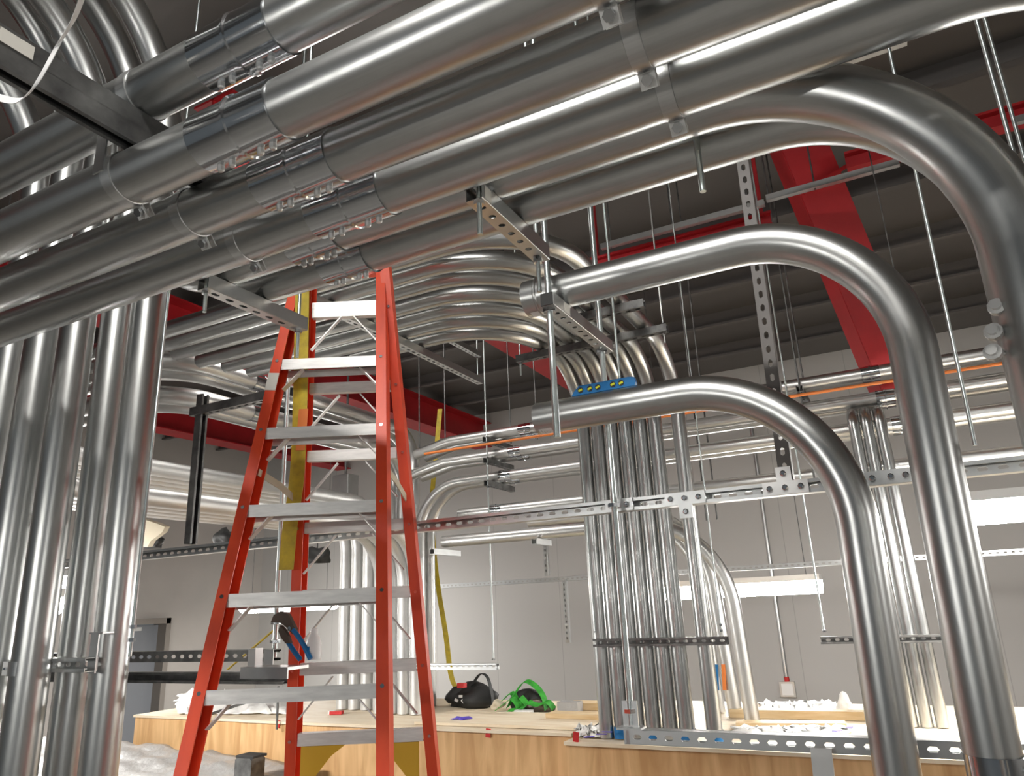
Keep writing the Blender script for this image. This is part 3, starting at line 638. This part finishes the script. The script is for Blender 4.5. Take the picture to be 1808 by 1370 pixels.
# ================================================================== ORANGE STEP LADDER
ld = empty('step_ladder', (-1.45, 2.3, 0)); tag(ld, 'tall orange fiberglass step ladder with aluminium steps', 'ladder')
def on_plane_l(px, py, fL):
    L = 2.7
    for _ in range(12):
        p = on_l(px, py, L); L = fL(p.z-CZ)
    return on_l(px, py, L)
fF = lambda h: 2.38+.24*(h+.09)
fR = lambda h: 2.84-.10*h
fl = (on_plane_l(527, 478, fF), on_plane_l(318, 1370, fF)); fr = (on_plane_l(672, 478, fF), on_plane_l(676, 1370, fF))
rl = (on_plane_l(542, 505, fR), on_plane_l(511, 1370, fR)); rr = (on_plane_l(684, 530, fR), on_plane_l(764, 1370, fR))
def at_z(pr, z): a, b = pr; t = (z-a.z)/(b.z-a.z); return a+(b-a)*t
sd = V((cos(YAW), sin(YAW), 0))
def rail(pr, s, ztop):
    a, b = at_z(pr, ztop), at_z(pr, 0.03); d = (a-b).normalized(); R = frame(d, sd)   # R cols: d, y=sd x d, z~sd
    bm = bmesh.new(); y = R @ V((0, 1, 0)); z = R @ V((0, 0, 1))
    yd = y if y.dot(VH) > 0 else -y
    wdt, dpt, t = .038, .078, .006
    bar(bm, b, a, t, wdt, z)                       # front flange
    bar(bm, b+yd*dpt, a+yd*dpt, t, wdt, z)
    bar(bm, b+yd*dpt/2-z*s*(wdt/2-t/2), a+yd*dpt/2-z*s*(wdt/2-t/2), dpt, t, z)
    o = link('side_rail', bm, M['orange'], ld)
    bm = bmesh.new(); box(bm, b+yd*dpt/2+V((0, 0, -.005)), (.06, .11, .05)); link('rubber_foot', bm, M['black'], o)
    return o, yd
zt = fl[0].z+.05
f1, ydF = rail(fl, 1, zt); f2, _ = rail(fr, -1, zt); b1, ydR = rail(rl, 1, zt-.03); b2, _ = rail(rr, -1, zt-.03)
zs = [on_plane_l(600, y, fF).z for y in (632, 752, 887, 1043, 1212)]
dz = zs[3]-zs[4]
zs += [zs[-1]-dz*k for k in range(1, int(zs[-1]/dz)+1)]
for z in zs:
    if z < .15: continue
    qa_, qb_ = at_z(fl, z), at_z(fr, z); dirv = (qb_-qa_).normalized(); a = qa_+dirv*.016+ydF*.008; b = qb_-dirv*.016+ydF*.008; bm = bmesh.new()
    bar(bm, a+ydF*.035, b+ydF*.035, .078, .004, V((0, 0, 1))); 
    for k in range(4): bar(bm, a+ydF*(.012+k*.016)+V((0, 0, .003)), b+ydF*(.012+k*.016)+V((0, 0, .003)), .005, .003, V((0, 0, 1)))
    bar(bm, a-ydF*.006+V((0, 0, -.016)), b-ydF*.006+V((0, 0, -.016)), .004, .042, V((0, 0, 1))); bar(bm, a+ydF*.074+V((0, 0, -.012)), b+ydF*.074+V((0, 0, -.012)), .004, .028, V((0, 0, 1)))
    o = link('step', bm, M['alu'], ld)
    for q in (qa_, qb_):
        for dzz in (-.004, -.029):
            bm = bmesh.new(); c = q-ydF*.002+V((0, 0, dzz)); tube(bm, [c, c-ydF*.005], .0065, 8); link('rivet', bm, M['chrome'], o)
    if z > H(-.6):
        for q, s in ((a, 1), (b, -1)):
            bm = bmesh.new(); bar(bm, q+ydF*.03+V((0, 0, -.10)), q+ydF*.03+dirv*s*.075+V((0, 0, -.018)), .004, .024, ydF); link('step_brace', bm, M['alu'], o)
# rear horizontals
ys = (545, 683, 803, 930, 1050, 1180, 1305)
for i, y in enumerate(ys):
    z = on_plane_l(610, y, fR).z; a, b = at_z(rl, z), at_z(rr, z); dv = (b-a).normalized(); a += dv*.022+ydR*.008; b += -dv*.022+ydR*.008; bm = bmesh.new(); hh = .062 if i == 0 else .038
    bar(bm, a-V((0, 0, 0)), b, .004, hh, V((0, 0, 1))); bar(bm, a+ydR*.02+V((0, 0, hh/2)), b+ydR*.02+V((0, 0, hh/2)), .04, .004, V((0, 0, 1))); bar(bm, a+ydR*.012-V((0, 0, hh/2)), b+ydR*.012-V((0, 0, hh/2)), .026, .004, V((0, 0, 1)))
    o = link('rear_rail_bar', bm, M['alu'], ld)
    for q, s in ((a, 1), (b, -1)):
        bm = bmesh.new(); c = q-dv*s*.024-ydR*.011; tube(bm, [c, c-ydR*.005], .006, 8); link('rivet', bm, M['chrome'], o)
        bm = bmesh.new()
        if i < 6: bar(bm, q+ydR*.01+V((0, 0, -.17)), q+ydR*.01+dv*s*.12+V((0, 0, -.03)), .005, .022, ydR); link('rear_brace', bm, M['alu'], o)
        else:
            e0 = q+dv*s*.015; v_ = [e0+V((0, 0, -.02)), e0+dv*s*.16+V((0, 0, -.02)), e0+dv*s*.11+V((0, 0, -.055)), e0+dv*s*.03+V((0, 0, -.15)), e0+V((0, 0, -.25))]
            f_ = [bm.verts.new(c_-ydR*.004) for c_ in v_]; g_ = [bm.verts.new(c_+ydR*.002) for c_ in v_]
            bm.faces.new(f_); bm.faces.new(g_[::-1])
            for k in range(5): bm.faces.new((f_[k], g_[k], g_[(k+1) % 5], f_[(k+1) % 5]))
            bmesh.ops.recalc_face_normals(bm, faces=bm.faces); link('corner_gusset', bm, M['yellow'], ld)
zz = on_plane_l(610, 1305, fR).z
k = 1
while zz-.3*k > .2:
    z = zz-.3*k; a, b = at_z(rl, z), at_z(rr, z); bm = bmesh.new(); bar(bm, a, b, .02, .038, V((0, 0, 1))); link('rear_rail_bar', bm, M['alu'], ld); k += 1
a, b = at_z(fl, zt), at_z(fr, zt)
bm = bmesh.new(); bar(bm, a+ydF*.06-sd*.02+V((0, 0, .02)), b+ydF*.06+sd*.02+V((0, 0, .02)), .17, .05, V((0, 0, 1))); link('top_cap', bm, M['orange'], ld)
# tan spreader bars
for pr, pq in ((fl, rl), (fr, rr)):
    z = on_plane_l(480, 820, fF).z; a = at_z(pr, z)+ydF*.06; b = at_z(pq, z-.10); mdp = (a+b)/2+V((0, 0, .01))
    bm = bmesh.new(); bar(bm, a, mdp, .004, .026); bar(bm, mdp, b, .004, .026); link('spreader', bm, M['beige'], ld)
# tape patch on the left front rail
q0, q1 = at_z(fl, on_plane_l(480, 660, fF).z), at_z(fl, on_plane_l(475, 690, fF).z)
bm = bmesh.new(); bar(bm, q0-ydF*.0045, q1-ydF*.0045, .003, .040, sd); link('tape_patch', bm, M['label'], ld)

# yellow flat strap hanging between the rod and the rear rail
fS = lambda h: fR(h)-.035
a = on_plane_l(534, 500, fS); b = on_plane_l(527, 800, fS); c = on_plane_l(512, 930, fS); d = on_plane_l(505, 1006, fS)
def ribbon(bm, pts, wdt, side, th=.002, tw=None):
    va = []
    for i, p in enumerate(pts):
        s_ = V(side).normalized() if tw is None else V(tw[i]).normalized()
        va.append((bm.verts.new(V(p)-s_*wdt/2), bm.verts.new(V(p)+s_*wdt/2)))
    for i in range(len(va)-1): bm.faces.new((va[i][0], va[i][1], va[i+1][1], va[i+1][0]))
def smooth_pts(pts, n=6):
    out = []
    P_ = [V(p) for p in pts]
    for i in range(len(P_)-1):
        p0 = P_[max(i-1, 0)]; p1 = P_[i]; p2 = P_[i+1]; p3 = P_[min(i+2, len(P_)-1)]
        for j in range(n):
            t = j/n; out.append(.5*((2*p1)+(p2-p0)*t+(2*p0-5*p1+4*p2-p3)*t*t+(3*p1-p0-3*p2+p3)*t**3))
    out.append(P_[-1]); return out
bm = bmesh.new(); ribbon(bm, smooth_pts([a, b, c, d]), .056, sd); ys_ = link('webbing_strap', bm, M['web'], solid=.003); tag(ys_, 'wide yellow strap hanging inside the ladder at its left rear rail', 'strap')
fS = lambda h: fR(h)-.040
a = on_plane_l(536, 722, fS); b = on_plane_l(530, 795, fS)
bm = bmesh.new(); ribbon(bm, [a, b], .036, sd); link('warning_label', bm, M['orcable'], ys_, solid=.002)
# yellow tape hanging at the right
ws = [on_y(777, 722, 5.62), on_y(770, 800, 5.6), on_y(762, 900, 5.6), on_y(770, 1010, 5.6), on_y(787, 1120, 5.58), on_y(797, 1195, 5.52), on_y(815, 1230, 5.45)]
bm = bmesh.new(); ribbon(bm, smooth_pts(ws), .045, (1, .3, 0)); tag(link('webbing_strap', bm, M['web'], solid=.003), 'long yellow strap dangling right of the ladder onto the dark bag', 'strap')
# white plastic tie at the top left
ws = [on_y(150, -20, .50), on_y(132, 30, .52), on_y(105, 75, .53), on_y(78, 125, .53), on_y(55, 160, .53), on_y(30, 178, .53), on_y(-10, 170, .52)]
bm = bmesh.new(); ribbon(bm, smooth_pts(ws), .016, (1, 0, 0), tw=[(1, .2, .5)]*100); tag(link('plastic_strap', bm, M['white'], solid=.0012), 'white plastic strap looped over the dark channel at top left', 'strap')

# ================================================================== PLYWOOD BOXES AND WHAT LIES ON THEM
def crate(x0, x1, y0, y1, z1, label):
    e = empty('plywood_box', ((x0+x1)/2, (y0+y1)/2, 0)); tag(e, label, 'box', 'plywood boxes over the switchgear'); t = .018
    for nm, c, s, m_ in (('front_panel', ((x0+x1)/2, y0+t/2, z1/2-t/2), (x1-x0, t, z1-t), 'ply'), ('back_panel', ((x0+x1)/2, y1-t/2, z1/2-t/2), (x1-x0, t, z1-t), 'ply'),
                     ('side_panel', (x0+t/2, (y0+y1)/2, z1/2-t/2), (t, y1-y0-2*t, z1-t), 'ply'), ('side_panel', (x1-t/2, (y0+y1)/2, z1/2-t/2), (t, y1-y0-2*t, z1-t), 'ply'),
                     ('top_panel', ((x0+x1)/2, (y0+y1)/2-.01, z1-t/2), (x1-x0+.01, y1-y0+.02, t), 'plytop')):
        bm = bmesh.new(); box(bm, c, s); link(nm, bm, M[m_], e)
    return e
crate(-6.05, -4.78, 4.47, 5.85, 1.45, 'darker plywood box at the left end, partly behind the ladder')
crate(-4.77, -1.97, 4.45, 5.85, 1.45, 'long pale plywood box in the middle, under the green strap')
crate(-1.89, 3.4, 4.18, 6.0, 1.45, 'plywood box at right, behind the bright bottom channel')

# ------------------------------------------------------------------ loose things
def lump(c, s, m, name, parent=None, seed=1, amp=.25, sub=3):
    rnd = random.Random(seed); bm = bmesh.new(); bmesh.ops.create_icosphere(bm, subdivisions=sub, radius=1)
    ph = [(V((rnd.uniform(-1, 1), rnd.uniform(-1, 1), rnd.uniform(-1, 1))).normalized(), rnd.uniform(2, 6), rnd.uniform(0, 6)) for _ in range(9)]
    for v in bm.verts:
        k = 1+sum(sin(v.co.dot(d_)*f_+p_) for d_, f_, p_ in ph)*amp/4
        co_ = v.co*k; v.co = V(c)+V((co_.x*s[0], co_.y*s[1], max(co_.z, -.55)*s[2]+.55*s[2]))
    return link(name, bm, M[m], parent, smooth=True)
def sheet(fn, nx, ny, name, m, parent=None, th=.004):
    bm = bmesh.new(); g = [[bm.verts.new(fn(i/nx, j/ny)) for j in range(ny+1)] for i in range(nx+1)]
    for i in range(nx):
        for j in range(ny): bm.faces.new((g[i][j], g[i+1][j], g[i+1][j+1], g[i][j+1]))
    return link(name, bm, M[m], parent, smooth=True, solid=th)
def crumple(x, y, k=1.0): return k*(.5*sin(x*13+y*5)+.35*sin(x*7-y*17+1.3)+.3*sin(x*29+y*23)+.2*sin(y*41-x*11))
TOP = 1.4525
# black bag with straps
p = on_z(806, 1251, TOP)+V((.09, .02, 0))
bag = lump(p+V((0, .12, 0)), (.20, .13, .11), 'black', 'tool_bag', None, 5, .35); tag(bag, 'black cloth tool bag slumped on the box right of the ladder', 'bag')
lump(p+V((-.16, .16, 0)), (.10, .10, .10), 'black', 'side_pocket', bag, 9, .4)
bm = bmesh.new(); ribbon(bm, smooth_pts([p+V((-.02, .10, .15)), p+V((.05, .12, .24)), p+V((.13, .10, .22)), p+V((.19, .06, .10)), p+V((.22, .02, .02))]), .03, (.3, 1, 0)); link('carry_handle', bm, M['black'], bag, solid=.006)
bm = bmesh.new(); box(bm, p+V((-.045, -.005, .17)), (.06, .05, .035)); link('red_patch', bm, M['tag'], bag)
for k, (dx, dz_) in enumerate(((-.05, .09), (-.09, .06), (-.03, .055))):
    bm = bmesh.new(); box(bm, p+V((dx, -.018, dz_)), (.03, .012, .018), Matrix.Rotation(.4*k, 3, 'Y')); link('white_patch', bm, M['white'], bag)
lump(p+V((.27, .0, 0)), (.055, .05, .04), 'beige', 'rag', None, 12, .5); tag(bpy.data.objects['rag'], 'small grey brown rag beside the black bag', 'rag')
# green harness
p = on_z(925, 1256, TOP); e = empty('safety_harness', p); tag(e, 'bright green webbing harness heaped on the box top', 'harness')
lump(p+V((0, .10, 0)), (.13, .09, .085), 'black', 'back_pad', e, 3, .4)
lump(p+V((.10, .06, 0)), (.12, .06, .05), 'tool', 'leg_pad', e, 4, .4)
for k, pts in enumerate(([(-.13, 0, .03), (-.08, .02, .12), (.0, .04, .205), (.09, .04, .17), (.16, .02, .10), (.19, 0, .02)], [(-.22, -.02, .012), (-.15, 0, .06), (-.08, -.02, .09), (-.02, -.05, .03), (-.10, -.06, .012)],
                        [(-.20, .05, .07), (-.13, .06, .12), (-.06, .03, .06), (.02, -.04, .025)], [(.05, -.02, .07), (.13, -.02, .05), (.20, .0, .07), (.24, .02, .02)], [(-.02, .0, .10), (.05, -.05, .05), (-.03, -.07, .015)])):
    bm = bmesh.new(); ribbon(bm, smooth_pts([p+V(q) for q in pts]), .05, (.25, .8, .35)); link('webbing_loop', bm, M['green'], e, solid=.004)
bm = bmesh.new(); box(bm, p+V((.045, -.09, .012)), (.13, .06, .022)); link('chest_buckle', bm, M['white'], e)
bm = bmesh.new(); box(bm, p+V((.36, .04, .035)), (.16, .10, .07)); o = link('clear_bin', bm, M['sheet']); tag(o, 'small clear plastic bin right of the green harness', 'box')
# boards
def board(px, py, L, wd, label, rot=0.0, th=.022, dx=0, m='pine', z=TOP):
    c = on_z(px, py, z)+V((dx, 0, th/2)); bm = bmesh.new(); box(bm, c, (L, wd, th), Matrix.Rotation(rot, 3, 'Z')); bmesh.ops.bevel(bm, geom=bm.edges[:], offset=.003, segments=1)
    o = link('wooden_board', bm, M[m]); return tag(o, label, 'board', 'boards on the boxes')
board(1062, 1252, .48, .14, 'pale board lying at the back, left of the middle bundle', .03, .05)
board(1045, 1268, .62, .14, 'brown board lying in front of the pale one, left of the middle bundle', -.04, .03, 0, 'pine', TOP+.021)
board(1405, 1268, .80, .09, 'long pine board right of the middle bundle, rounded end at right', .03, .05)
board(1395, 1281, .62, .12, 'short pine board in front of the long one at right', .16, .022)
# thin top sheet that overhangs the middle box
c = on_z(850, 1276, TOP); bm = bmesh.new(); box(bm, (c.x+.42, 4.79, TOP+.010), (1.72, .55, .018), Matrix.Rotation(.015, 3, 'Z')); o = link('loose_plywood_sheet', bm, M['plytop']); tag(o, 'loose pale plywood sheet on the middle box, a purple scrap on it', 'board')
# papers
def papers(px0, px1, py0, py1, label, amp=.03, name='paper_sheet', m='paper'):
    a0 = on_z(px0, py1, TOP); a1 = on_z(px1, py1, TOP); b0 = on_z(px0, py0, TOP); b1 = on_z(px1, py0, TOP)
    def fn(u, v):
        q = (a0*(1-u)+a1*u)*(1-v)+(b0*(1-u)+b1*u)*v; e_ = min(1, 6*min(u, 1-u, v, 1-v)+.08)
        q = q+V((crumple(u*2, v*2, .03), crumple(v*2, u*2, .03), 0)); q.z = TOP+.006+abs(crumple(u*2.2, v*1.7, amp))*e_; return q
    o = sheet(fn, 26, 14, name, m); return tag(o, label, 'paper', 'loose papers and wraps')
papers(312, 510, 1228, 1262, 'crumpled white paper wrap behind the ladder on the left box', .10)
papers(1338, 1480, 1243, 1266, 'white paper spread behind the boards at right', .045)
o = papers(1290, 1500, 1286, 1304, 'white paper with blue print just above the bottom channel', .03)
for k, (px, py) in enumerate(((1342, 1297), (1450, 1296), (1478, 1290), (1500, 1284), (1425, 1301))):
    q = on_z(px, py, TOP+.05); bm = bmesh.new(); box(bm, q, (.05, .03, .003), Matrix.Rotation(.5*k, 3, 'Z')); link('blue_print', bm, M['purple'], o)
o = papers(1018, 1085, 1290, 1303, 'clear wrap with purple print at the left foot of the middle bundle', .05)
for k, (px, py) in enumerate(((1040, 1301), (1062, 1296), (1072, 1292))):
    q = on_z(px, py, TOP+.045); bm = bmesh.new(); box(bm, q, (.06, .018, .003), Matrix.Rotation(.6-.3*k, 3, 'Z')); link('purple_print', bm, M['purple'], o)
q = on_z(1494, 1262, TOP); o = lump(q, (.05, .05, .085), 'paper', 'paper_roll', None, 21, .3); tag(o, 'white crumpled roll left of the lowest bend', 'paper')
q = on_z(813, 1270, TOP+.02); o = lump(q, (.055, .03, .012), 'purple', 'plastic_scrap', None, 31, .6); tag(o, 'purple scrap lying on the pale plywood sheet', 'scrap')
q = on_z(612, 1257, TOP); bm = bmesh.new(); box(bm, q+V((0, -.12, .012)), (.10, .05, .024), Matrix.Rotation(.3, 3, 'Z')); o = link('marker_box', bm, M['tag']); tag(o, 'small red and white packet at the foot of the bundle behind the ladder', 'packet')
bm = bmesh.new(); box(bm, q+V((-.045, -.12, .014)), (.05, .052, .024), Matrix.Rotation(.3, 3, 'Z')); link('packet_end', bm, M['paper'], o)
# steel offcut leaning on the wrap
a = on_z(356, 1266, TOP+.02); b = on_y(462, 1231, a.y+.5)
bm = bmesh.new(); cyl(bm, a, b, .011, 10); o = link('steel_rod', bm, M['dark'], smooth=True); tag(o, 'dark steel rod lying slanted on the white wrap behind the ladder', 'rod')
# red tags on the fronts
for px, py, l in ((361, 1277, 'red tag on the left box, behind the left ladder rail'), (491, 1278, 'red tag on the middle box, just left of the rear ladder rail'), (862, 1294, 'red tag on the middle box front, below and left of the green harness'), (1017, 1301, 'red tag at the left corner of the right box')):
    Y = 4.462 if px < 400 else (4.442 if px < 1000 else 4.172); q = on_y(px, py, Y); bm = bmesh.new(); box(bm, q, (.034, .008, .052), Matrix.Rotation(.12, 3, 'Y')); o = link('red_tag', bm, M['tag']); tag(o, l, 'tag', 'red tags on the boxes')
q = on_y(489, 1262, 4.40); bm = bmesh.new(); bar(bm, q+V((0, 0, .20)), q+V((.005, 0, -.10)), .012, .012); o = link('hanging_clip', bm, M['dark']); tag(o, 'thin dark clip hanging over the edge of the middle box', 'clip')

# draped sheet in the lower left corner
f0 = on_y(170, 1300, 4.36); f1_ = on_y(560, 1352, 4.36)
def drape(u, v):
    x = f0.x-.4+(f1_.x-f0.x+.4)*u; zt_ = f0.z+(f1_.z-f0.z)*u
    if v < .62: t = v/.62; y = 4.36-1.0*t; z = zt_-.05*t+crumple(u*2.5, t*1.6, .022)
    else: t = (v-.62)/.38; y = 3.36-.05*t+crumple(u*3, t, .02); z = (zt_-.05)*(1-t)+.01+crumple(u*2.5, 1.6, .022)*(1-t)
    return V((x, y, z))
o = sheet(drape, 60, 40, 'plastic_sheet', 'sheet', None, .003); tag(o, 'crumpled grey plastic sheet draped in the lower left corner', 'plastic sheet'); 
q = on_y(440, 1368, 3.9); zt_ = q.z-.04
bm = bmesh.new(); box(bm, (q.x, 3.9, zt_+.075), (.15, .12, .15)); bmesh.ops.bevel(bm, geom=bm.edges[:], offset=.01, segments=2); o = link('pipe_connector', bm, M['dark']); tag(o, 'grey metal box connector on the plastic sheet at the bottom', 'connector')
bm = bmesh.new(); box(bm, (q.x+.01, 3.9, zt_+.158), (.16, .12, .014)); link('black_lid', bm, M['black'], o)
# pliers, bracket and bottle at the end of the dark channels
br = V((-2.02, 2.00, H(-.155)))
bm = bmesh.new(); box(bm, br+V((.02, 0, -.012)), (.22, .10, .010)); box(bm, br+V((.02, -.048, -.030)), (.22, .006, .028)); box(bm, br+V((-.085, .01, .022)), (.035, .035, .06)); box(bm, br+V((-.02, .01, .022)), (.045, .004, .05)); o = link('support_bracket', bm, M['zinc']); tag(o, 'grey bracket at the end of the two dark channels, holding the pliers', 'bracket')
def P2(x, y, Y=1.99): return on_y(x, y, Y)
pl_ = empty('slip_joint_pliers', P2(500, 1160)); tag(pl_, 'big adjustable pliers with blue handles hooked on the long rod', 'pliers')
bm = bmesh.new()
def poly(bm, pts, th, Y=1.99):
    a = [bm.verts.new(P2(x, y, Y)) for x, y in pts]; b = [bm.verts.new(P2(x, y, Y)+V((0, th, 0))) for x, y in pts]
    bm.faces.new(a); bm.faces.new(b[::-1])
    for i in range(len(pts)): bm.faces.new((a[i], b[i], b[(i+1) % len(pts)], a[(i+1) % len(pts)]))
    bmesh.ops.recalc_face_normals(bm, faces=bm.faces)
poly(bm, [(478, 1098), (483, 1086), (495, 1079), (508, 1084), (514, 1096), (522, 1112), (516, 1120), (506, 1108), (496, 1100)], .014); link('upper_jaw', bm, M['tool'], pl_)
bm = bmesh.new(); poly(bm, [(494, 1104), (502, 1112), (508, 1124), (512, 1136), (504, 1136), (496, 1126), (491, 1114)], .014, 1.975); link('lower_jaw', bm, M['tool'], pl_)
for a_, b_, c_ in (((518, 1112), (534, 1135), (548, 1163)), ((509, 1134), (518, 1148), (530, 1164))):
    bm = bmesh.new(); tube(bm, smooth_pts([P2(*a_), P2(*b_), P2(*c_)], 5), .0085, 8); link('handle_grip', bm, M['blue'], pl_, smooth=True)
bm = bmesh.new(); c = P2(512, 1110); cyl(bm, c+V((0, -.004, 0)), c+V((0, .02, 0)), .008, 10); link('pivot_bolt', bm, M['chrome'], pl_)
q = P2(553, 1164, 2.02); bm = bmesh.new(); tube(bm, [q, q+V((0, 0, .05)), q+V((0, 0, .075)), q+V((0, 0, .080)), q+V((0, 0, .10))], [.026, .026, .018, .012, .012], 16); o = link('plastic_bottle', bm, M['white'], smooth=True); tag(o, 'small white plastic bottle on the bracket beside the pliers', 'bottle')
bm = bmesh.new(); box(bm, q+V((-.004, -.0265, .032)), (.018, .002, .022)); link('bottle_label', bm, M['blue'], o)
# yellow folding rule slanting behind the dark channels
a = on_y(402, 1182, 2.9); b = on_y(484, 1112, 2.9)
bm = bmesh.new(); bar(bm, a, b, .004, .016, V((0, 1, 0))); o = link('folding_rule', bm, M['web']); tag(o, 'thin yellow rule slanting behind the two dark channels', 'ruler')
# junction box and torn board among the far pipes
q = on_y(610, 857, 5.6); bm = bmesh.new(); box(bm, q, (.20, .15, .20)); o = link('junction_box', bm, M['zinc']); tag(o, 'grey junction box high behind the ladder', 'junction box')
bm = bmesh.new(); box(bm, q+V((0, -.078, 0)), (.18, .006, .18)); link('cover_plate', bm, M['galv_far'], o)
bm = bmesh.new(); cyl(bm, q+V((0, 0, .1)), V((q.x, q.y, ZT)), .012, 8); link('hanger', bm, M['dark'], o)
c0 = [on_y(*q, 3.1) for q in ((238, 912), (276, 924), (291, 930), (286, 940), (266, 955), (260, 966), (236, 964))]
bm = bmesh.new(); a = [bm.verts.new(v) for v in c0]; b = [bm.verts.new(v+V((.01, .03, .004))) for v in c0]; bm.faces.new(a); bm.faces.new(b[::-1])
for i in range(7): bm.faces.new((a[i], b[i], b[(i+1) % 7], a[(i+1) % 7]))
bmesh.ops.recalc_face_normals(bm, faces=bm.faces); o = link('torn_board', bm, M['beige']); tag(o, 'torn beige board stuck under the far left pipes', 'board')
for px, py, Y, s_, l in ((560, 982, 4.4, .11, 'black plastic bundle hanging below the long channel, left of the white risers'), (398, 948, 3.4, .085, 'black plastic bundle under the far left pipes, beside the left ladder rail'), (275, 958, 3.25, .07, 'black plastic bundle under the torn beige board')):
    q = on_y(px, py, Y); o = lump(q-V((0, 0, s_*.5)), (s_, s_*.8, s_*.75), 'black', 'plastic_bundle', None, int(px), .4); tag(o, l, 'bundle', 'black bundles under the far pipes')
    bm = bmesh.new(); cyl(bm, q+V((0, 0, s_*.3)), q+V((0, 0, .63-.05+CZ-q.z if q.z < H(.58) else .05)), .004, 6); link('tie_wire', bm, M['black'], o)
